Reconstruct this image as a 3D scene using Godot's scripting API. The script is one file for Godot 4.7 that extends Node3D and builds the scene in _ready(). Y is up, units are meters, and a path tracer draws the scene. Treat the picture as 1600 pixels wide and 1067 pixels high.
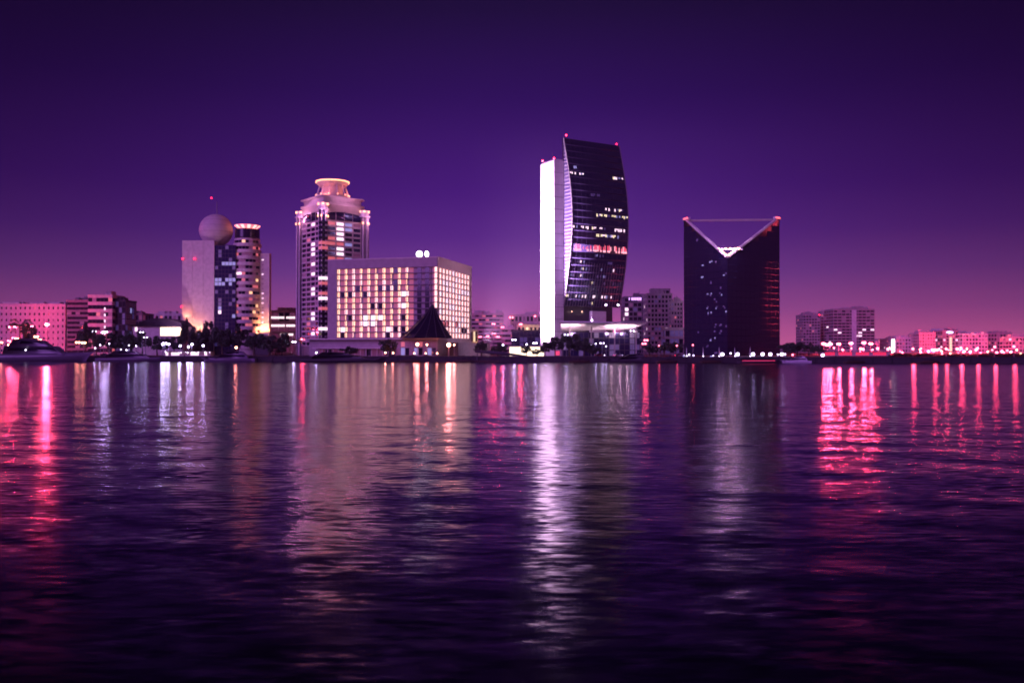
extends Node3D
# Night skyline across a wide creek. Pixel numbers below refer to the 1600 x 1067 photograph and only give directions;
# the distance d (metres from the viewpoint) of each thing comes from the ground it stands on and its usual size.

const F := 1350.0        # focal length in photograph pixels
const HOR := 546.0       # row of the horizon
const EYE := 6.0         # viewpoint above the water
const GY := 2.2          # ground level above the water

var rng := RandomNumberGenerator.new()
var used := {}
var BOX := BoxMesh.new()
var CYL := CylinderMesh.new()
var CONE := CylinderMesh.new()
var SPH := SphereMesh.new()
var M := {}
var grain: ImageTexture

# ------------------------------------------------------------------ helpers
func gx(px: float, d: float) -> float: return (px - 800.0) / F * d
func hy(py: float, d: float) -> float: return EYE + (HOR - py) / F * d
func at(px: float, py: float, d: float) -> Vector3: return Vector3(gx(px, d), hy(py, d), -d)
func ground(px: float, d: float) -> Vector3: return Vector3(gx(px, d), GY, -d)
func shore_z(x: float) -> float: return -405.7 + 0.1728 * x

func numbered(called: String, parent: Node) -> String:
	var key := str(parent.get_instance_id()) + called
	var n: int = used.get(key, 0)
	used[key] = n + 1
	return called if n == 0 else "%s_%03d" % [called, n]

func thing(called: String, label: String, category: String, pos: Vector3, yaw_deg := 0.0, group := "") -> Node3D:
	var o := Node3D.new()
	o.name = numbered(called, self)
	add_child(o)
	o.position = pos
	o.rotation_degrees.y = yaw_deg
	tag(o, label, category, group)
	return o

func tag(o: Node, label: String, category: String, group := "") -> void:
	o.set_meta("label", label)
	o.set_meta("category", category)
	if group != "": o.set_meta("group", group)

func part(parent: Node, called: String, mesh: Mesh, mat: Material, pos := Vector3.ZERO, size := Vector3.ONE, rot := Vector3.ZERO) -> MeshInstance3D:
	var o := MeshInstance3D.new()
	o.name = numbered(called, parent)
	o.mesh = mesh
	o.material_override = mat
	o.position = pos
	o.rotation = rot
	o.scale = size
	parent.add_child(o)
	return o

func box(parent: Node, called: String, mat: Material, lo: Vector3, hi: Vector3) -> MeshInstance3D:
	return part(parent, called, BOX, mat, (lo + hi) / 2.0, hi - lo)

func structure(called: String, mesh: Mesh, mat: Material) -> MeshInstance3D:
	var o := part(self, called, mesh, mat)
	o.set_meta("kind", "structure")
	return o

func rod(parent: Node, called: String, mat: Material, a: Vector3, b: Vector3, r: float) -> MeshInstance3D:
	var o := part(parent, called, CYL, mat, (a + b) / 2.0)
	var y := (b - a)
	var l := y.length()
	y = y / l
	var x := y.cross(Vector3(0.3, 0.1, 0.9)).normalized()
	var z := x.cross(y).normalized()
	o.basis = Basis(x * r, y * l, z * r)
	return o

func beam(parent: Node, called: String, mat: Material, a: Vector3, b: Vector3, w: float, h: float) -> MeshInstance3D:
	var o := part(parent, called, BOX, mat, (a + b) / 2.0)
	var x := (b - a)
	var l := x.length()
	x = x / l
	var z := x.cross(Vector3.UP).normalized()
	var y := z.cross(x).normalized()
	o.basis = Basis(x * l, y * h, z * w)
	return o

# solid from a side outline (x, y) pulled along z from z0 to z1; the front outline may be shrunk about its foot (taper)
func prism(outline: PackedVector2Array, z0: float, z1: float) -> ArrayMesh:
	var st := SurfaceTool.new()
	st.begin(Mesh.PRIMITIVE_TRIANGLES)
	var tri := Geometry2D.triangulate_polygon(outline)
	for i in range(0, tri.size(), 3):
		for k in [0, 1, 2]:
			var p: Vector2 = outline[tri[i + k]]
			st.add_vertex(Vector3(p.x, p.y, z0))
		for k in [0, 2, 1]:
			var p: Vector2 = outline[tri[i + k]]
			st.add_vertex(Vector3(p.x, p.y, z1))
	for i in outline.size():
		var a: Vector2 = outline[i]
		var b: Vector2 = outline[(i + 1) % outline.size()]
		quad(st, Vector3(a.x, a.y, z0), Vector3(b.x, b.y, z0), Vector3(b.x, b.y, z1), Vector3(a.x, a.y, z1))
	st.generate_normals()
	return st.commit()

# upright solid over a ground plan (x, z)
func plan_solid(plan: PackedVector2Array, y0: float, y1: float) -> ArrayMesh:
	var st := SurfaceTool.new()
	st.begin(Mesh.PRIMITIVE_TRIANGLES)
	var tri := Geometry2D.triangulate_polygon(plan)
	for y in [y0, y1]:
		for i in tri.size():
			var p: Vector2 = plan[tri[i]]
			st.add_vertex(Vector3(p.x, y, p.y))
	for i in plan.size():
		var a: Vector2 = plan[i]
		var b: Vector2 = plan[(i + 1) % plan.size()]
		quad(st, Vector3(a.x, y0, a.y), Vector3(b.x, y0, b.y), Vector3(b.x, y1, b.y), Vector3(a.x, y1, a.y))
	st.generate_normals()
	return st.commit()

func quad(st: SurfaceTool, a: Vector3, b: Vector3, c: Vector3, d: Vector3) -> void:
	for v in [a, b, c, a, c, d]: st.add_vertex(v)

func lathe(profile: PackedVector2Array, seg: int, smooth := true) -> ArrayMesh:
	var st := SurfaceTool.new()
	st.begin(Mesh.PRIMITIVE_TRIANGLES)
	if not smooth: st.set_smooth_group(-1)
	for i in profile.size() - 1:
		for k in seg:
			var a := TAU * k / seg
			var b := TAU * (k + 1) / seg
			var p: Vector2 = profile[i]
			var q: Vector2 = profile[i + 1]
			quad(st, Vector3(p.x * cos(a), p.y, p.x * sin(a)), Vector3(p.x * cos(b), p.y, p.x * sin(b)), Vector3(q.x * cos(b), q.y, q.x * sin(b)), Vector3(q.x * cos(a), q.y, q.x * sin(a)))
	st.generate_normals()
	return st.commit()

func mat(color: Color, rough := 0.8, metal := 0.0, grainy := true) -> StandardMaterial3D:
	var m := StandardMaterial3D.new()
	m.albedo_color = color
	m.roughness = rough
	m.metallic = metal
	if grainy:
		m.albedo_texture = grain
		m.uv1_triplanar = true
		m.uv1_world_triplanar = true
		m.uv1_scale = Vector3.ONE * 0.045
	return m

func glow(color: Color, energy: float) -> StandardMaterial3D:
	var m := StandardMaterial3D.new()
	m.albedo_color = Color(0.5, 0.5, 0.5)
	m.emission_enabled = true
	m.emission = color
	m.emission_energy_multiplier = energy
	return m

func omni(parent: Node, pos: Vector3, color: Color, energy: float, size := 0.4) -> void:
	var l := OmniLight3D.new()
	l.name = numbered("lamp_light", parent)
	l.light_color = color
	l.light_energy = energy
	l.light_size = size
	l.omni_range = 600.0
	l.omni_attenuation = 2.0
	l.shadow_enabled = true
	parent.add_child(l)
	l.position = pos

func spot(parent: Node, pos: Vector3, target: Vector3, color: Color, energy: float, angle: float, size := 0.5) -> void:
	var l := SpotLight3D.new()
	l.name = numbered("flood_light", parent)
	l.light_color = color
	l.light_energy = energy
	l.light_size = size
	l.spot_range = 600.0
	l.spot_attenuation = 2.0
	l.spot_angle = angle
	l.shadow_enabled = true
	parent.add_child(l)
	l.position = pos
	var dir := (target - pos).normalized()
	var z := -dir
	var x := Vector3(0.31, 1.0, 0.17).cross(z).normalized()
	l.basis = Basis(x, z.cross(x), z)

func pick(r: float, table: Array) -> Material:
	for row in table:
		if r < row[0]: return row[1]
		r -= row[0]
	return M.glass

# a face of a building: floor bands are real ledges, piers stand between the recessed windows.
# frame: x along the face, y up, z outwards, origin at its lower corner
func facade(parent: Node, frame: Transform3D, w: float, h: float, cols: int, rows: int, band: float, pier: float, wall: Material, choose: Callable, relief := 0.35, bands := true, band_mat: Material = null) -> void:
	var cw := w / cols
	var rh := h / rows
	var rot := frame.basis.get_euler()
	for r in rows + 1:
		if not bands: break
		var y0 := maxf(0.0, r * rh - band / 2)
		var y1 := minf(h, r * rh + band / 2)
		part(parent, "floor_band", BOX, wall if band_mat == null else band_mat, frame * Vector3(w / 2, (y0 + y1) / 2, relief / 2), Vector3(w, y1 - y0, relief), rot)
	if pier > 0.0:
		for c in cols + 1:
			var x0 := maxf(0.004, c * cw - pier / 2)
			var x1 := minf(w - 0.004, c * cw + pier / 2)
			part(parent, "pier", BOX, wall, frame * Vector3((x0 + x1) / 2, h / 2, (relief - 0.06) / 2), Vector3(x1 - x0, h - 0.02, relief - 0.06), rot)
	for r in rows:
		for c in cols:
			var m: Material = choose.call(c, r)
			if m == null: continue
			part(parent, "window", BOX, m, frame * Vector3((c + 0.5) * cw, (r + 0.5) * rh, 0.04), Vector3(cw - pier - 0.1, rh - band - 0.08, 0.08), rot)

func front(x0: float, y0: float, z: float) -> Transform3D: return Transform3D(Basis(), Vector3(x0, y0, z))
func side_right(x: float, y0: float, z0: float) -> Transform3D: return Transform3D(Basis(Vector3.UP, PI / 2), Vector3(x, y0, z0))
func side_left(x: float, y0: float, z0: float) -> Transform3D: return Transform3D(Basis(Vector3.UP, -PI / 2), Vector3(x, y0, z0))

# plain block: core, bands and windows on the front and the two sides, parapet, roof plant
func block(called: String, label: String, group: String, pl: float, pr: float, ptop: float, d: float, depth: float, yaw: float, cols: int, rows: int, band: float, pier: float, wall: Material, table: Array, plant := true) -> Node3D:
	var w := (pr - pl) / F * d
	var top := hy(ptop, d)
	var t := thing(called, label, "building", ground((pl + pr) / 2, d), yaw, group)
	var h := top - GY
	box(t, "wall", wall, Vector3(-w / 2, 0, -depth), Vector3(w / 2, h - 1.0, 0))
	var choose := func(_c, _r): return pick(rng.randf(), table)
	facade(t, front(-w / 2, 0.5, 0), w, h - 1.5, cols, rows, band, pier, wall, choose)
	var sc := maxi(2, int(cols * depth / w * 0.7))
	facade(t, side_right(w / 2, 0.5, 0), depth, h - 1.5, sc, rows, band, pier, wall, choose)
	facade(t, side_left(-w / 2, 0.5, -depth), depth, h - 1.5, sc, rows, band, pier, wall, choose)
	box(t, "parapet", wall, Vector3(-w / 2 - 0.5, h - 1.0, -depth - 0.5), Vector3(w / 2 + 0.5, h, 0.5))
	if plant:
		for k in 3:
			var x := rng.randf_range(-0.4, 0.4) * w
			var s := rng.randf_range(0.05, 0.13) * w
			box(t, "roof_plant", wall, Vector3(x - s, h, -depth * 0.6), Vector3(x + s, h + rng.randf_range(1.2, 3.0), -depth * 0.2))
			part(t, "water_tank", CYL, wall, Vector3(x + s * 1.6, h + 1.0, -depth * 0.15), Vector3(0.9, 2.0, 0.9))
			rod(t, "aerial", M.metal, Vector3(x - s, h, -depth * 0.1), Vector3(x - s, h + rng.randf_range(2.5, 5.5), -depth * 0.1), 0.07)
	return t

# ------------------------------------------------------------------ lamps
func street_lamp(px: float, py: float, d: float, kind: String, label: String, group: String, energy: float, r := 0.55) -> void:
	var p := at(px, py, d)
	var t := thing("street_lamp", label, "street lamp", Vector3(p.x, GY, p.z), 0.0, group)
	var h := p.y - GY
	part(t, "pole", CONE, M.metal, Vector3(0, (h - r) / 2, 0), Vector3(0.22, h - r, 0.22))
	part(t, "base", CYL, M.metal, Vector3(0, 0.3, 0), Vector3(0.35, 0.6, 0.35))
	if h > 7.0:
		# mast head with two lanterns
		rod(t, "arm", M.metal, Vector3(-0.9, h - 0.1, 0.1), Vector3(0.9, h - 0.1, 0.1), 0.09)
		for s in [-1.0, 1.0]:
			part(t, "lamp_hood", CONE, M.metal, Vector3(0.8 * s, h + r * 0.75, 0.2), Vector3(r * 0.9, 0.25, r * 0.9))
			part(t, "lamp", SPH, M["lamp_" + kind], Vector3(0.8 * s, h, 0.2), Vector3.ONE * r)
	else:
		part(t, "lamp_hood", CONE, M.metal, Vector3(0, h + r, 0), Vector3(r * 0.5, 0.2, r * 0.5))
		part(t, "lamp", SPH, M["lamp_" + kind], Vector3(0, h, 0), Vector3.ONE * r)
	omni(t, Vector3(0, h, 0.2 + r * 1.3), M["color_" + kind], energy, r)

func beacon(px: float, py: float, d: float, label: String) -> void:
	var t := thing("warning_light", label, "warning light", at(px, py, d), 0.0, "red warning lights on the towers")
	part(t, "lamp", SPH, M.lamp_red, Vector3(0, 0, 0), Vector3.ONE * 0.55)
	part(t, "socket", CYL, M.metal, Vector3(0, -0.9, 0), Vector3(0.2, 0.9, 0.2))

func floodlight(pos: Vector3, target: Vector3, color: Color, energy: float, angle: float, lampmat: Material, label: String, group: String, parent_size := 0.8) -> void:
	var t := thing("floodlight", label, "floodlight", pos, 0.0, group)
	box(t, "base", M.metal, Vector3(-0.5, -1.0, -0.5), Vector3(0.5, -0.7, 0.5))
	rod(t, "bracket", M.metal, Vector3(0, -0.7, 0), Vector3(0, -0.3, 0), 0.12)
	var dir := (target - pos).normalized()
	var z := dir
	var x := Vector3(0.31, 1.0, 0.17).cross(z).normalized()
	var hood := part(t, "housing", BOX, M.metal, Vector3.ZERO)
	hood.basis = Basis(x * parent_size, z.cross(x) * parent_size, z * 0.4)
	var lens := part(t, "lamp", BOX, lampmat, dir * 0.23)
	lens.basis = Basis(x * parent_size * 0.85, z.cross(x) * parent_size * 0.85, z * 0.05)
	spot(t, dir * 0.6, target - pos, color, energy, angle, parent_size * 0.4)

# ------------------------------------------------------------------ trees
var crowns: Array = []
var wood_meshes: Array = []

func make_tree_meshes() -> void:
	for v in 4:
		rng.seed = 70 + v
		var st := SurfaceTool.new()
		st.begin(Mesh.PRIMITIVE_TRIANGLES)
		var wd := SurfaceTool.new()
		wd.begin(Mesh.PRIMITIVE_TRIANGLES)
		tube(wd, Vector3.ZERO, Vector3(0.02, 0.42, 0.01), 0.035, 0.022)
		var clumps: Array = []
		for k in 15:
			var a := rng.randf() * TAU
			var rr := sqrt(rng.randf()) * 0.42
			var y := rng.randf_range(0.42, 0.9)
			var c := Vector3(cos(a) * rr * (1.15 - absf(y - 0.6)), y, sin(a) * rr)
			clumps.append([c, rng.randf_range(0.1, 0.19)])
			if k < 7: tube(wd, Vector3(0.02, 0.36, 0.01), c, 0.016, 0.006)
		for cl in clumps:
			for k in 110:
				var dir := Vector3(rng.randfn(), rng.randfn(), rng.randfn()).normalized()
				var p: Vector3 = cl[0] + dir * cl[1] * pow(rng.randf(), 0.35)
				var s := rng.randf_range(0.024, 0.055)
				var n := (dir + Vector3(rng.randfn(), rng.randfn(), rng.randfn()) * 0.6).normalized()
				var u := n.cross(Vector3(rng.randf(), 0.3, rng.randf())).normalized() * s
				var w := n.cross(u).normalized() * s * 0.7
				quad(st, p - u, p - w, p + u, p + w)
		st.generate_normals()
		wd.generate_normals()
		crowns.append(st.commit())
		wood_meshes.append(wd.commit())
	# palm: arching fronds
	rng.seed = 91
	var ps := SurfaceTool.new()
	ps.begin(Mesh.PRIMITIVE_TRIANGLES)
	for k in 26:
		var a := TAU * k / 26.0 + rng.randf() * 0.2
		var rise := rng.randf_range(-0.05, 0.24)
		var dir := Vector3(cos(a), 0, sin(a))
		var sidev := Vector3(-sin(a), 0, cos(a))
		for i in 9:
			var f := (i + 0.5) / 9.0
			var c := Vector3(0, 0.8, 0) + dir * 0.3 * f + Vector3.UP * (rise * sin(f * 2.2) - 0.16 * f * f)
			var c2 := c + dir * 0.02
			for s in [-1.0, 1.0]:
				var tip: Vector3 = c + sidev * s * 0.075 * sin(PI * (0.15 + 0.8 * f)) + dir * 0.05 - Vector3.UP * 0.04
				quad(ps, c, c2, tip, tip - dir * 0.012)
	ps.generate_normals()
	crowns.append(ps.commit())
	var pt := SurfaceTool.new()
	pt.begin(Mesh.PRIMITIVE_TRIANGLES)
	tube(pt, Vector3.ZERO, Vector3(0.01, 0.45, 0.0), 0.024, 0.018)
	tube(pt, Vector3(0.01, 0.45, 0.0), Vector3(0, 0.81, 0), 0.018, 0.02)
	pt.generate_normals()
	wood_meshes.append(pt.commit())

func tube(st: SurfaceTool, a: Vector3, b: Vector3, ra: float, rb: float) -> void:
	var y := (b - a).normalized()
	var x := y.cross(Vector3(0.2, 0.1, 0.97)).normalized()
	var z := x.cross(y)
	for k in 7:
		var p := x * cos(TAU * k / 7) + z * sin(TAU * k / 7)
		var q := x * cos(TAU * (k + 1) / 7) + z * sin(TAU * (k + 1) / 7)
		quad(st, a + p * ra, a + q * ra, b + q * rb, b + p * rb)

func tree(px: float, ptop: float, d: float, wide: float, variant: int, label: String, group: String) -> void:
	var h := hy(ptop, d) - GY
	var palm := variant == 4
	var t := thing("palm_tree" if palm else "shade_tree", label, "tree", ground(px, d), rng.randf() * 360.0, group)
	var sx := h if palm else wide / F * d / 0.95
	part(t, "trunk", wood_meshes[variant], M.bark, Vector3.ZERO, Vector3(sx, h, sx) if not palm else Vector3.ONE * h)
	part(t, "crown", crowns[variant], M.leaf2 if palm else M.leaf, Vector3.ZERO, Vector3(sx, h / 0.98, sx))

# ------------------------------------------------------------------ scene
func _ready() -> void:
	camera_sky_light()
	base_materials()
	ground_and_water()
	make_tree_meshes()
	bank_tower()
	sail_hotel()
	crown_tower()
	ball_tower()
	triangle_tower()
	low_buildings()
	waterfront()
	lamps()
	trees()
	boats()

func camera_sky_light() -> void:
	var cam := Camera3D.new()
	cam.name = "camera"
	cam.fov = rad_to_deg(2.0 * atan(533.5 / F))
	cam.near = 0.5
	cam.far = 20000.0
	cam.position = Vector3(0, EYE, 0)
	cam.rotation.x = atan((HOR - 533.5) / F)
	var lens := CameraAttributesPhysical.new()
	lens.frustum_focal_length = 30.37
	lens.frustum_focus_distance = 42.0
	lens.frustum_near = 0.5
	lens.frustum_far = 20000.0
	lens.exposure_aperture = 0.5
	cam.attributes = lens
	add_child(cam)
	cam.current = true

	# evening sky: city glow along the horizon that fades to violet black overhead
	var stops := [[0.0, Color8(214, 102, 160)], [1.3, Color8(190, 90, 155)], [2.6, Color8(156, 78, 150)], [4.9, Color8(114, 60, 143)], [7.4, Color8(86, 40, 132)], [10.3, Color8(69, 27, 119)], [16.3, Color8(45, 17, 88)], [21.6, Color8(29, 14, 58)], [32.0, Color8(13, 8, 28)], [90.0, Color8(5, 4, 12)]]
	var sw := 256
	var sh := 1024
	var img := Image.create(sw, sh, false, Image.FORMAT_RGBF)
	for y in sh:
		var el := 90.0 - (y + 0.5) / sh * 180.0
		var c: Color = stops[stops.size() - 1][1]
		if el <= 0.0:
			c = stops[0][1]
		for k in stops.size() - 1:
			if el > stops[k][0] and el <= stops[k + 1][0]:
				var f: float = (el - stops[k][0]) / (stops[k + 1][0] - stops[k][0])
				c = stops[k][1].srgb_to_linear().lerp(stops[k + 1][1].srgb_to_linear(), f).linear_to_srgb()
		c = c.srgb_to_linear()
		for x in sw:
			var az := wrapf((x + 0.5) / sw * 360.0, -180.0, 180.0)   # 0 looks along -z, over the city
			var k := 0.24 + 0.78 * exp(-az * az / (2.0 * 17.5 * 17.5))  # dims the sky sideways; dark lens corners put into its colour
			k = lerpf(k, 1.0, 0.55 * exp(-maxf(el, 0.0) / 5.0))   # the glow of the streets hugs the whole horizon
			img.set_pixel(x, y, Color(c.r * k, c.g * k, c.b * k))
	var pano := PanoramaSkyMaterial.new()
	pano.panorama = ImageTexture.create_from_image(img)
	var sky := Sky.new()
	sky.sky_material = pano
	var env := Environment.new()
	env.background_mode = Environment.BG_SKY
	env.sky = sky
	env.tonemap_mode = Environment.TONE_MAPPER_LINEAR
	env.tonemap_exposure = 1.0
	env.fog_enabled = true
	env.fog_density = 0.00006
	env.fog_light_color = Color(0.92, 0.78, 0.92)
	env.sdfgi_enabled = true
	env.ssao_enabled = true
	env.ssil_enabled = true
	var we := WorldEnvironment.new()
	we.name = "environment"
	we.environment = env
	add_child(we)

	var fill_light := DirectionalLight3D.new()  # added violet fill from the camera side, put in to lift the facades
	fill_light.name = "facade_fill"
	fill_light.light_color = Color(0.78, 0.48, 1.0)
	fill_light.light_energy = 0.66
	fill_light.light_angular_distance = 40.0
	fill_light.shadow_enabled = true
	fill_light.rotation_degrees = Vector3(-24, -38, 0)
	add_child(fill_light)

func base_materials() -> void:
	BOX.size = Vector3.ONE
	CYL.top_radius = 1.0; CYL.bottom_radius = 1.0; CYL.height = 1.0; CYL.radial_segments = 20; CYL.rings = 0
	CONE.top_radius = 0.45; CONE.bottom_radius = 1.0; CONE.height = 1.0; CONE.radial_segments = 12; CONE.rings = 0
	SPH.radius = 1.0; SPH.height = 2.0; SPH.radial_segments = 20; SPH.rings = 10
	var n := FastNoiseLite.new()
	n.seed = 5
	n.frequency = 0.012
	n.fractal_octaves = 5
	var im := n.get_seamless_image(512, 512)
	im.convert(Image.FORMAT_RGB8)
	for y in 512:
		for x in 512:
			var v := 0.88 + 0.12 * im.get_pixel(x, y).r
			im.set_pixel(x, y, Color(v, v, v))
	grain = ImageTexture.create_from_image(im)
	M.stone = mat(Color(0.80, 0.76, 0.74))
	M.white = mat(Color(0.86, 0.84, 0.84), 0.6)
	M.concrete = mat(Color(0.66, 0.62, 0.62))
	M.grey = mat(Color(0.50, 0.47, 0.50))
	M.dark = mat(Color(0.24, 0.22, 0.26), 0.7)
	M.quay = mat(Color(0.22, 0.20, 0.22), 0.9)
	M.rubber = mat(Color(0.12, 0.12, 0.13), 0.8, 0.0, false)
	M.land = mat(Color(0.27, 0.25, 0.25), 0.95)
	M.metal = mat(Color(0.45, 0.45, 0.48), 0.4, 0.7, false)
	M.bark = mat(Color(0.30, 0.24, 0.18), 0.9)
	M.leaf = mat(Color(0.18, 0.23, 0.17), 0.7, 0.0, false)
	M.leaf2 = mat(Color(0.28, 0.36, 0.22), 0.6, 0.0, false)
	M.glass = mat(Color(0.10, 0.10, 0.17), 0.08, 0.0, false)
	M.bluegl = mat(Color(0.13, 0.13, 0.30), 0.14, 0.3, false)
	M.blackgl = mat(Color(0.11, 0.09, 0.18), 0.2, 0.0, false)
	M.hull = mat(Color(0.40, 0.36, 0.44), 0.3, 0.0, false)
	M.hull_white = mat(Color(0.74, 0.72, 0.76), 0.3, 0.0, false)
	M.wood = mat(Color(0.28, 0.20, 0.16), 0.7)
	# lamps and lit windows
	M.color_pink = Color(1.0, 0.24, 0.38)
	M.color_white = Color(0.76, 0.68, 1.0)
	M.color_warm = Color(1.0, 0.5, 0.5)
	M.color_red = Color(1.0, 0.08, 0.2)
	M.lamp_pink = glow(Color(1.0, 0.42, 0.50), 8.0)
	M.lamp_white = glow(Color(0.92, 0.84, 1.0), 10.0)
	M.lamp_warm = glow(Color(1.0, 0.66, 0.5), 14.0)
	M.lamp_red = glow(Color(1.0, 0.1, 0.24), 9.0)
	M.win_warm = glow(Color(1.0, 0.72, 0.55), 1.5)
	M.win_white = glow(Color(1.0, 0.84, 0.94), 1.6)
	M.win_cool = glow(Color(0.66, 0.64, 0.95), 0.62)
	M.win_dimcool = glow(Color(0.42, 0.36, 0.80), 0.16)
	M.win_dim = glow(Color(0.8, 0.34, 0.62), 0.15)
	M.win_pink = glow(Color(1.0, 0.46, 0.52), 0.62)
	M.win_cream = glow(Color(1.0, 0.9, 0.72), 1.3)
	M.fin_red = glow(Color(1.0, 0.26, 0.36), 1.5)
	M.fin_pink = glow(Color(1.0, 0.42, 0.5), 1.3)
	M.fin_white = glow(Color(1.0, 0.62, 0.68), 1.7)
	M.hotel_dim = glow(Color(1.0, 0.46, 0.56), 0.34)
	M.nightgl = mat(Color(0.10, 0.095, 0.23), 0.3, 0.1, false)
	M.sailframe = mat(Color(0.23, 0.19, 0.34), 0.5, 0.0, false)
	M.sailgl = mat(Color(0.11, 0.10, 0.25), 0.2, 0.0, false)
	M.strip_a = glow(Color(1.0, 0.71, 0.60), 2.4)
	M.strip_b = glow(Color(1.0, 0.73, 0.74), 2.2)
	M.sign = glow(Color(1.0, 0.95, 1.0), 5.0)
	M.sign_lilac = glow(Color(0.85, 0.62, 1.0), 2.0)
	M.lantern = glow(Color(1.0, 0.62, 0.46), 3.6)
	M.bowl = glow(Color(1.0, 0.36, 0.40), 2.6)
	M.bowl_hot = glow(Color(1.0, 0.62, 0.6), 3.0)
	M.bowl_white = glow(Color(0.85, 0.8, 1.0), 4.0)
	M.vlamp = glow(Color(1.0, 0.72, 0.6), 9.0)
	M.hall = glow(Color(1.0, 0.88, 0.74), 2.4)
	M.band = glow(Color(1.0, 0.85, 0.9), 1.6)
	M.string = glow(Color(0.95, 0.88, 1.0), 7.0)
	M.terminal = glow(Color(1.0, 0.12, 0.26), 1.1)
	M.notice = glow(Color(1.0, 0.25, 0.4), 1.0)
	M.strip_red = glow(Color(1.0, 0.2, 0.38), 1.2)
	M.pole_white = mat(Color(0.88, 0.86, 0.9), 0.5, 0.0, false)
	M.car_red = mat(Color(0.42, 0.1, 0.12), 0.3, 0.2, false)

func ground_and_water() -> void:
	# land sheet from the quay edge to beyond the horizon
	var plan := PackedVector2Array([Vector2(-4000, shore_z(-2300)), Vector2(-2300, shore_z(-2300)), Vector2(1500, shore_z(1500)), Vector2(4000, shore_z(1500)), Vector2(4000, -2600), Vector2(-4000, -2600)])
	structure("ground", plan_solid(plan, -4.0, GY), M.land)
	# quay wall and promenade along the water
	var a := Vector3(-900, 0, shore_z(-900))
	var b := Vector3(900, 0, shore_z(900))
	var dirx := (b - a).normalized()
	var quay := Node3D.new()
	quay.name = "quay"
	quay.set_meta("kind", "structure")
	add_child(quay)
	quay.position = (a + b) / 2
	quay.rotation.y = atan2(-dirx.z, dirx.x)
	var ql := (b - a).length() / 2
	box(quay, "wall", M.quay, Vector3(-ql, -2.9, -0.7), Vector3(ql, GY + 0.25, 0.7))
	box(quay, "coping", M.quay, Vector3(-ql, GY + 0.25, -0.9), Vector3(ql, GY + 0.55, 0.95))
	box(quay, "promenade", M.quay, Vector3(-ql, GY - 0.2, -17.0), Vector3(ql, GY + 0.16, -0.91))
	for k in 84:
		box(quay, "fender", M.rubber, Vector3(-336.0 + k * 8.0, -0.6, 0.71), Vector3(-335.5 + k * 8.0, GY - 0.1, 1.0))
	for k in 28:
		part(quay, "bollard", CYL, M.rubber, Vector3(-335.0 + k * 24.0, GY + 0.8, 0.3), Vector3(0.25, 0.6, 0.25))
	# water: ripples in a normal map, laid on a grid whose texture coordinates wander so that no repeat shows
	var na := FastNoiseLite.new()
	na.seed = 11; na.frequency = 0.013; na.fractal_octaves = 5; na.fractal_gain = 0.62; na.noise_type = FastNoiseLite.TYPE_SIMPLEX_SMOOTH
	var nb := FastNoiseLite.new()
	nb.seed = 29; nb.frequency = 0.013; nb.fractal_octaves = 5; nb.fractal_gain = 0.62; nb.noise_type = FastNoiseLite.TYPE_SIMPLEX_SMOOTH
	var N := 1024
	var ia := na.get_seamless_image(N, N, false, false, 0.15, true)
	var ib := nb.get_seamless_image(N, N, false, false, 0.15, true)
	var nc := FastNoiseLite.new()
	nc.seed = 41; nc.frequency = 0.0045; nc.fractal_octaves = 2
	var dc := nc.get_seamless_image(N, N, false, false, 0.2, true).get_data()
	var da := ia.get_data()
	var db := ib.get_data()
	var bytes := PackedByteArray()
	bytes.resize(N * N * 3)
	for i in N * N:
		var gust := 0.35 + 0.85 * dc[i] / 255.0
		bytes[i * 3] = int(127.5 + (da[i] - 127.5) * gust)
		bytes[i * 3 + 1] = int(127.5 + (db[i] - 127.5) * gust)
		bytes[i * 3 + 2] = 255
	var nimg := Image.create_from_data(N, N, false, Image.FORMAT_RGB8, bytes)
	var water := StandardMaterial3D.new()
	water.albedo_color = Color(0.03, 0.022, 0.06)
	water.roughness = 0.155
	water.metallic_specular = 0.28
	water.normal_enabled = true
	water.normal_texture = ImageTexture.create_from_image(nimg)
	water.normal_scale = 0.08
	var st := SurfaceTool.new()
	st.begin(Mesh.PRIMITIVE_TRIANGLES)
	var warp := FastNoiseLite.new()
	warp.seed = 3; warp.frequency = 0.006
	var swell := FastNoiseLite.new()
	swell.seed = 17; swell.frequency = 0.2; swell.fractal_octaves = 3; swell.fractal_gain = 0.55
	var height := func(px: float, pz: float) -> float:
		var fade := clampf((330.0 - absf(px)) / 40.0, 0.0, 1.0) * clampf((430.0 + pz) / 30.0, 0.0, 1.0) * clampf((38.0 - pz) / 10.0, 0.0, 1.0)
		return 0.055 * fade * swell.get_noise_2d(px * 0.55, pz)
	var zs: Array = []
	var z := 40.0
	while z > -440.0:
		zs.append(z)
		z -= 1.2
	var xs: Array = []
	var x := -336.0
	while x < 336.1:
		xs.append(x)
		x += 2.4
	xs.push_front(-3800.0)
	xs.push_back(3800.0)
	zs.push_front(400.0)
	zs.push_back(-1000.0)
	for zz in zs:
		for xx in xs:
			var u: float = xx / 22.0 + 0.5 * warp.get_noise_2d(xx, zz)
			var v: float = zz / 6.6 + 0.8 * warp.get_noise_2d(xx + 900.0, zz)
			var h: float = height.call(xx, zz)
			var hx: float = height.call(xx + 0.6, zz) - h
			var hz: float = height.call(xx, zz + 0.6) - h
			st.set_uv(Vector2(u, v))
			st.set_normal(Vector3(-hx / 0.6, 1.0, -hz / 0.6).normalized())
			st.set_tangent(Plane(1, 0, 0, 1))
			st.add_vertex(Vector3(xx, h, zz))
	var nx := xs.size()
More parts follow.
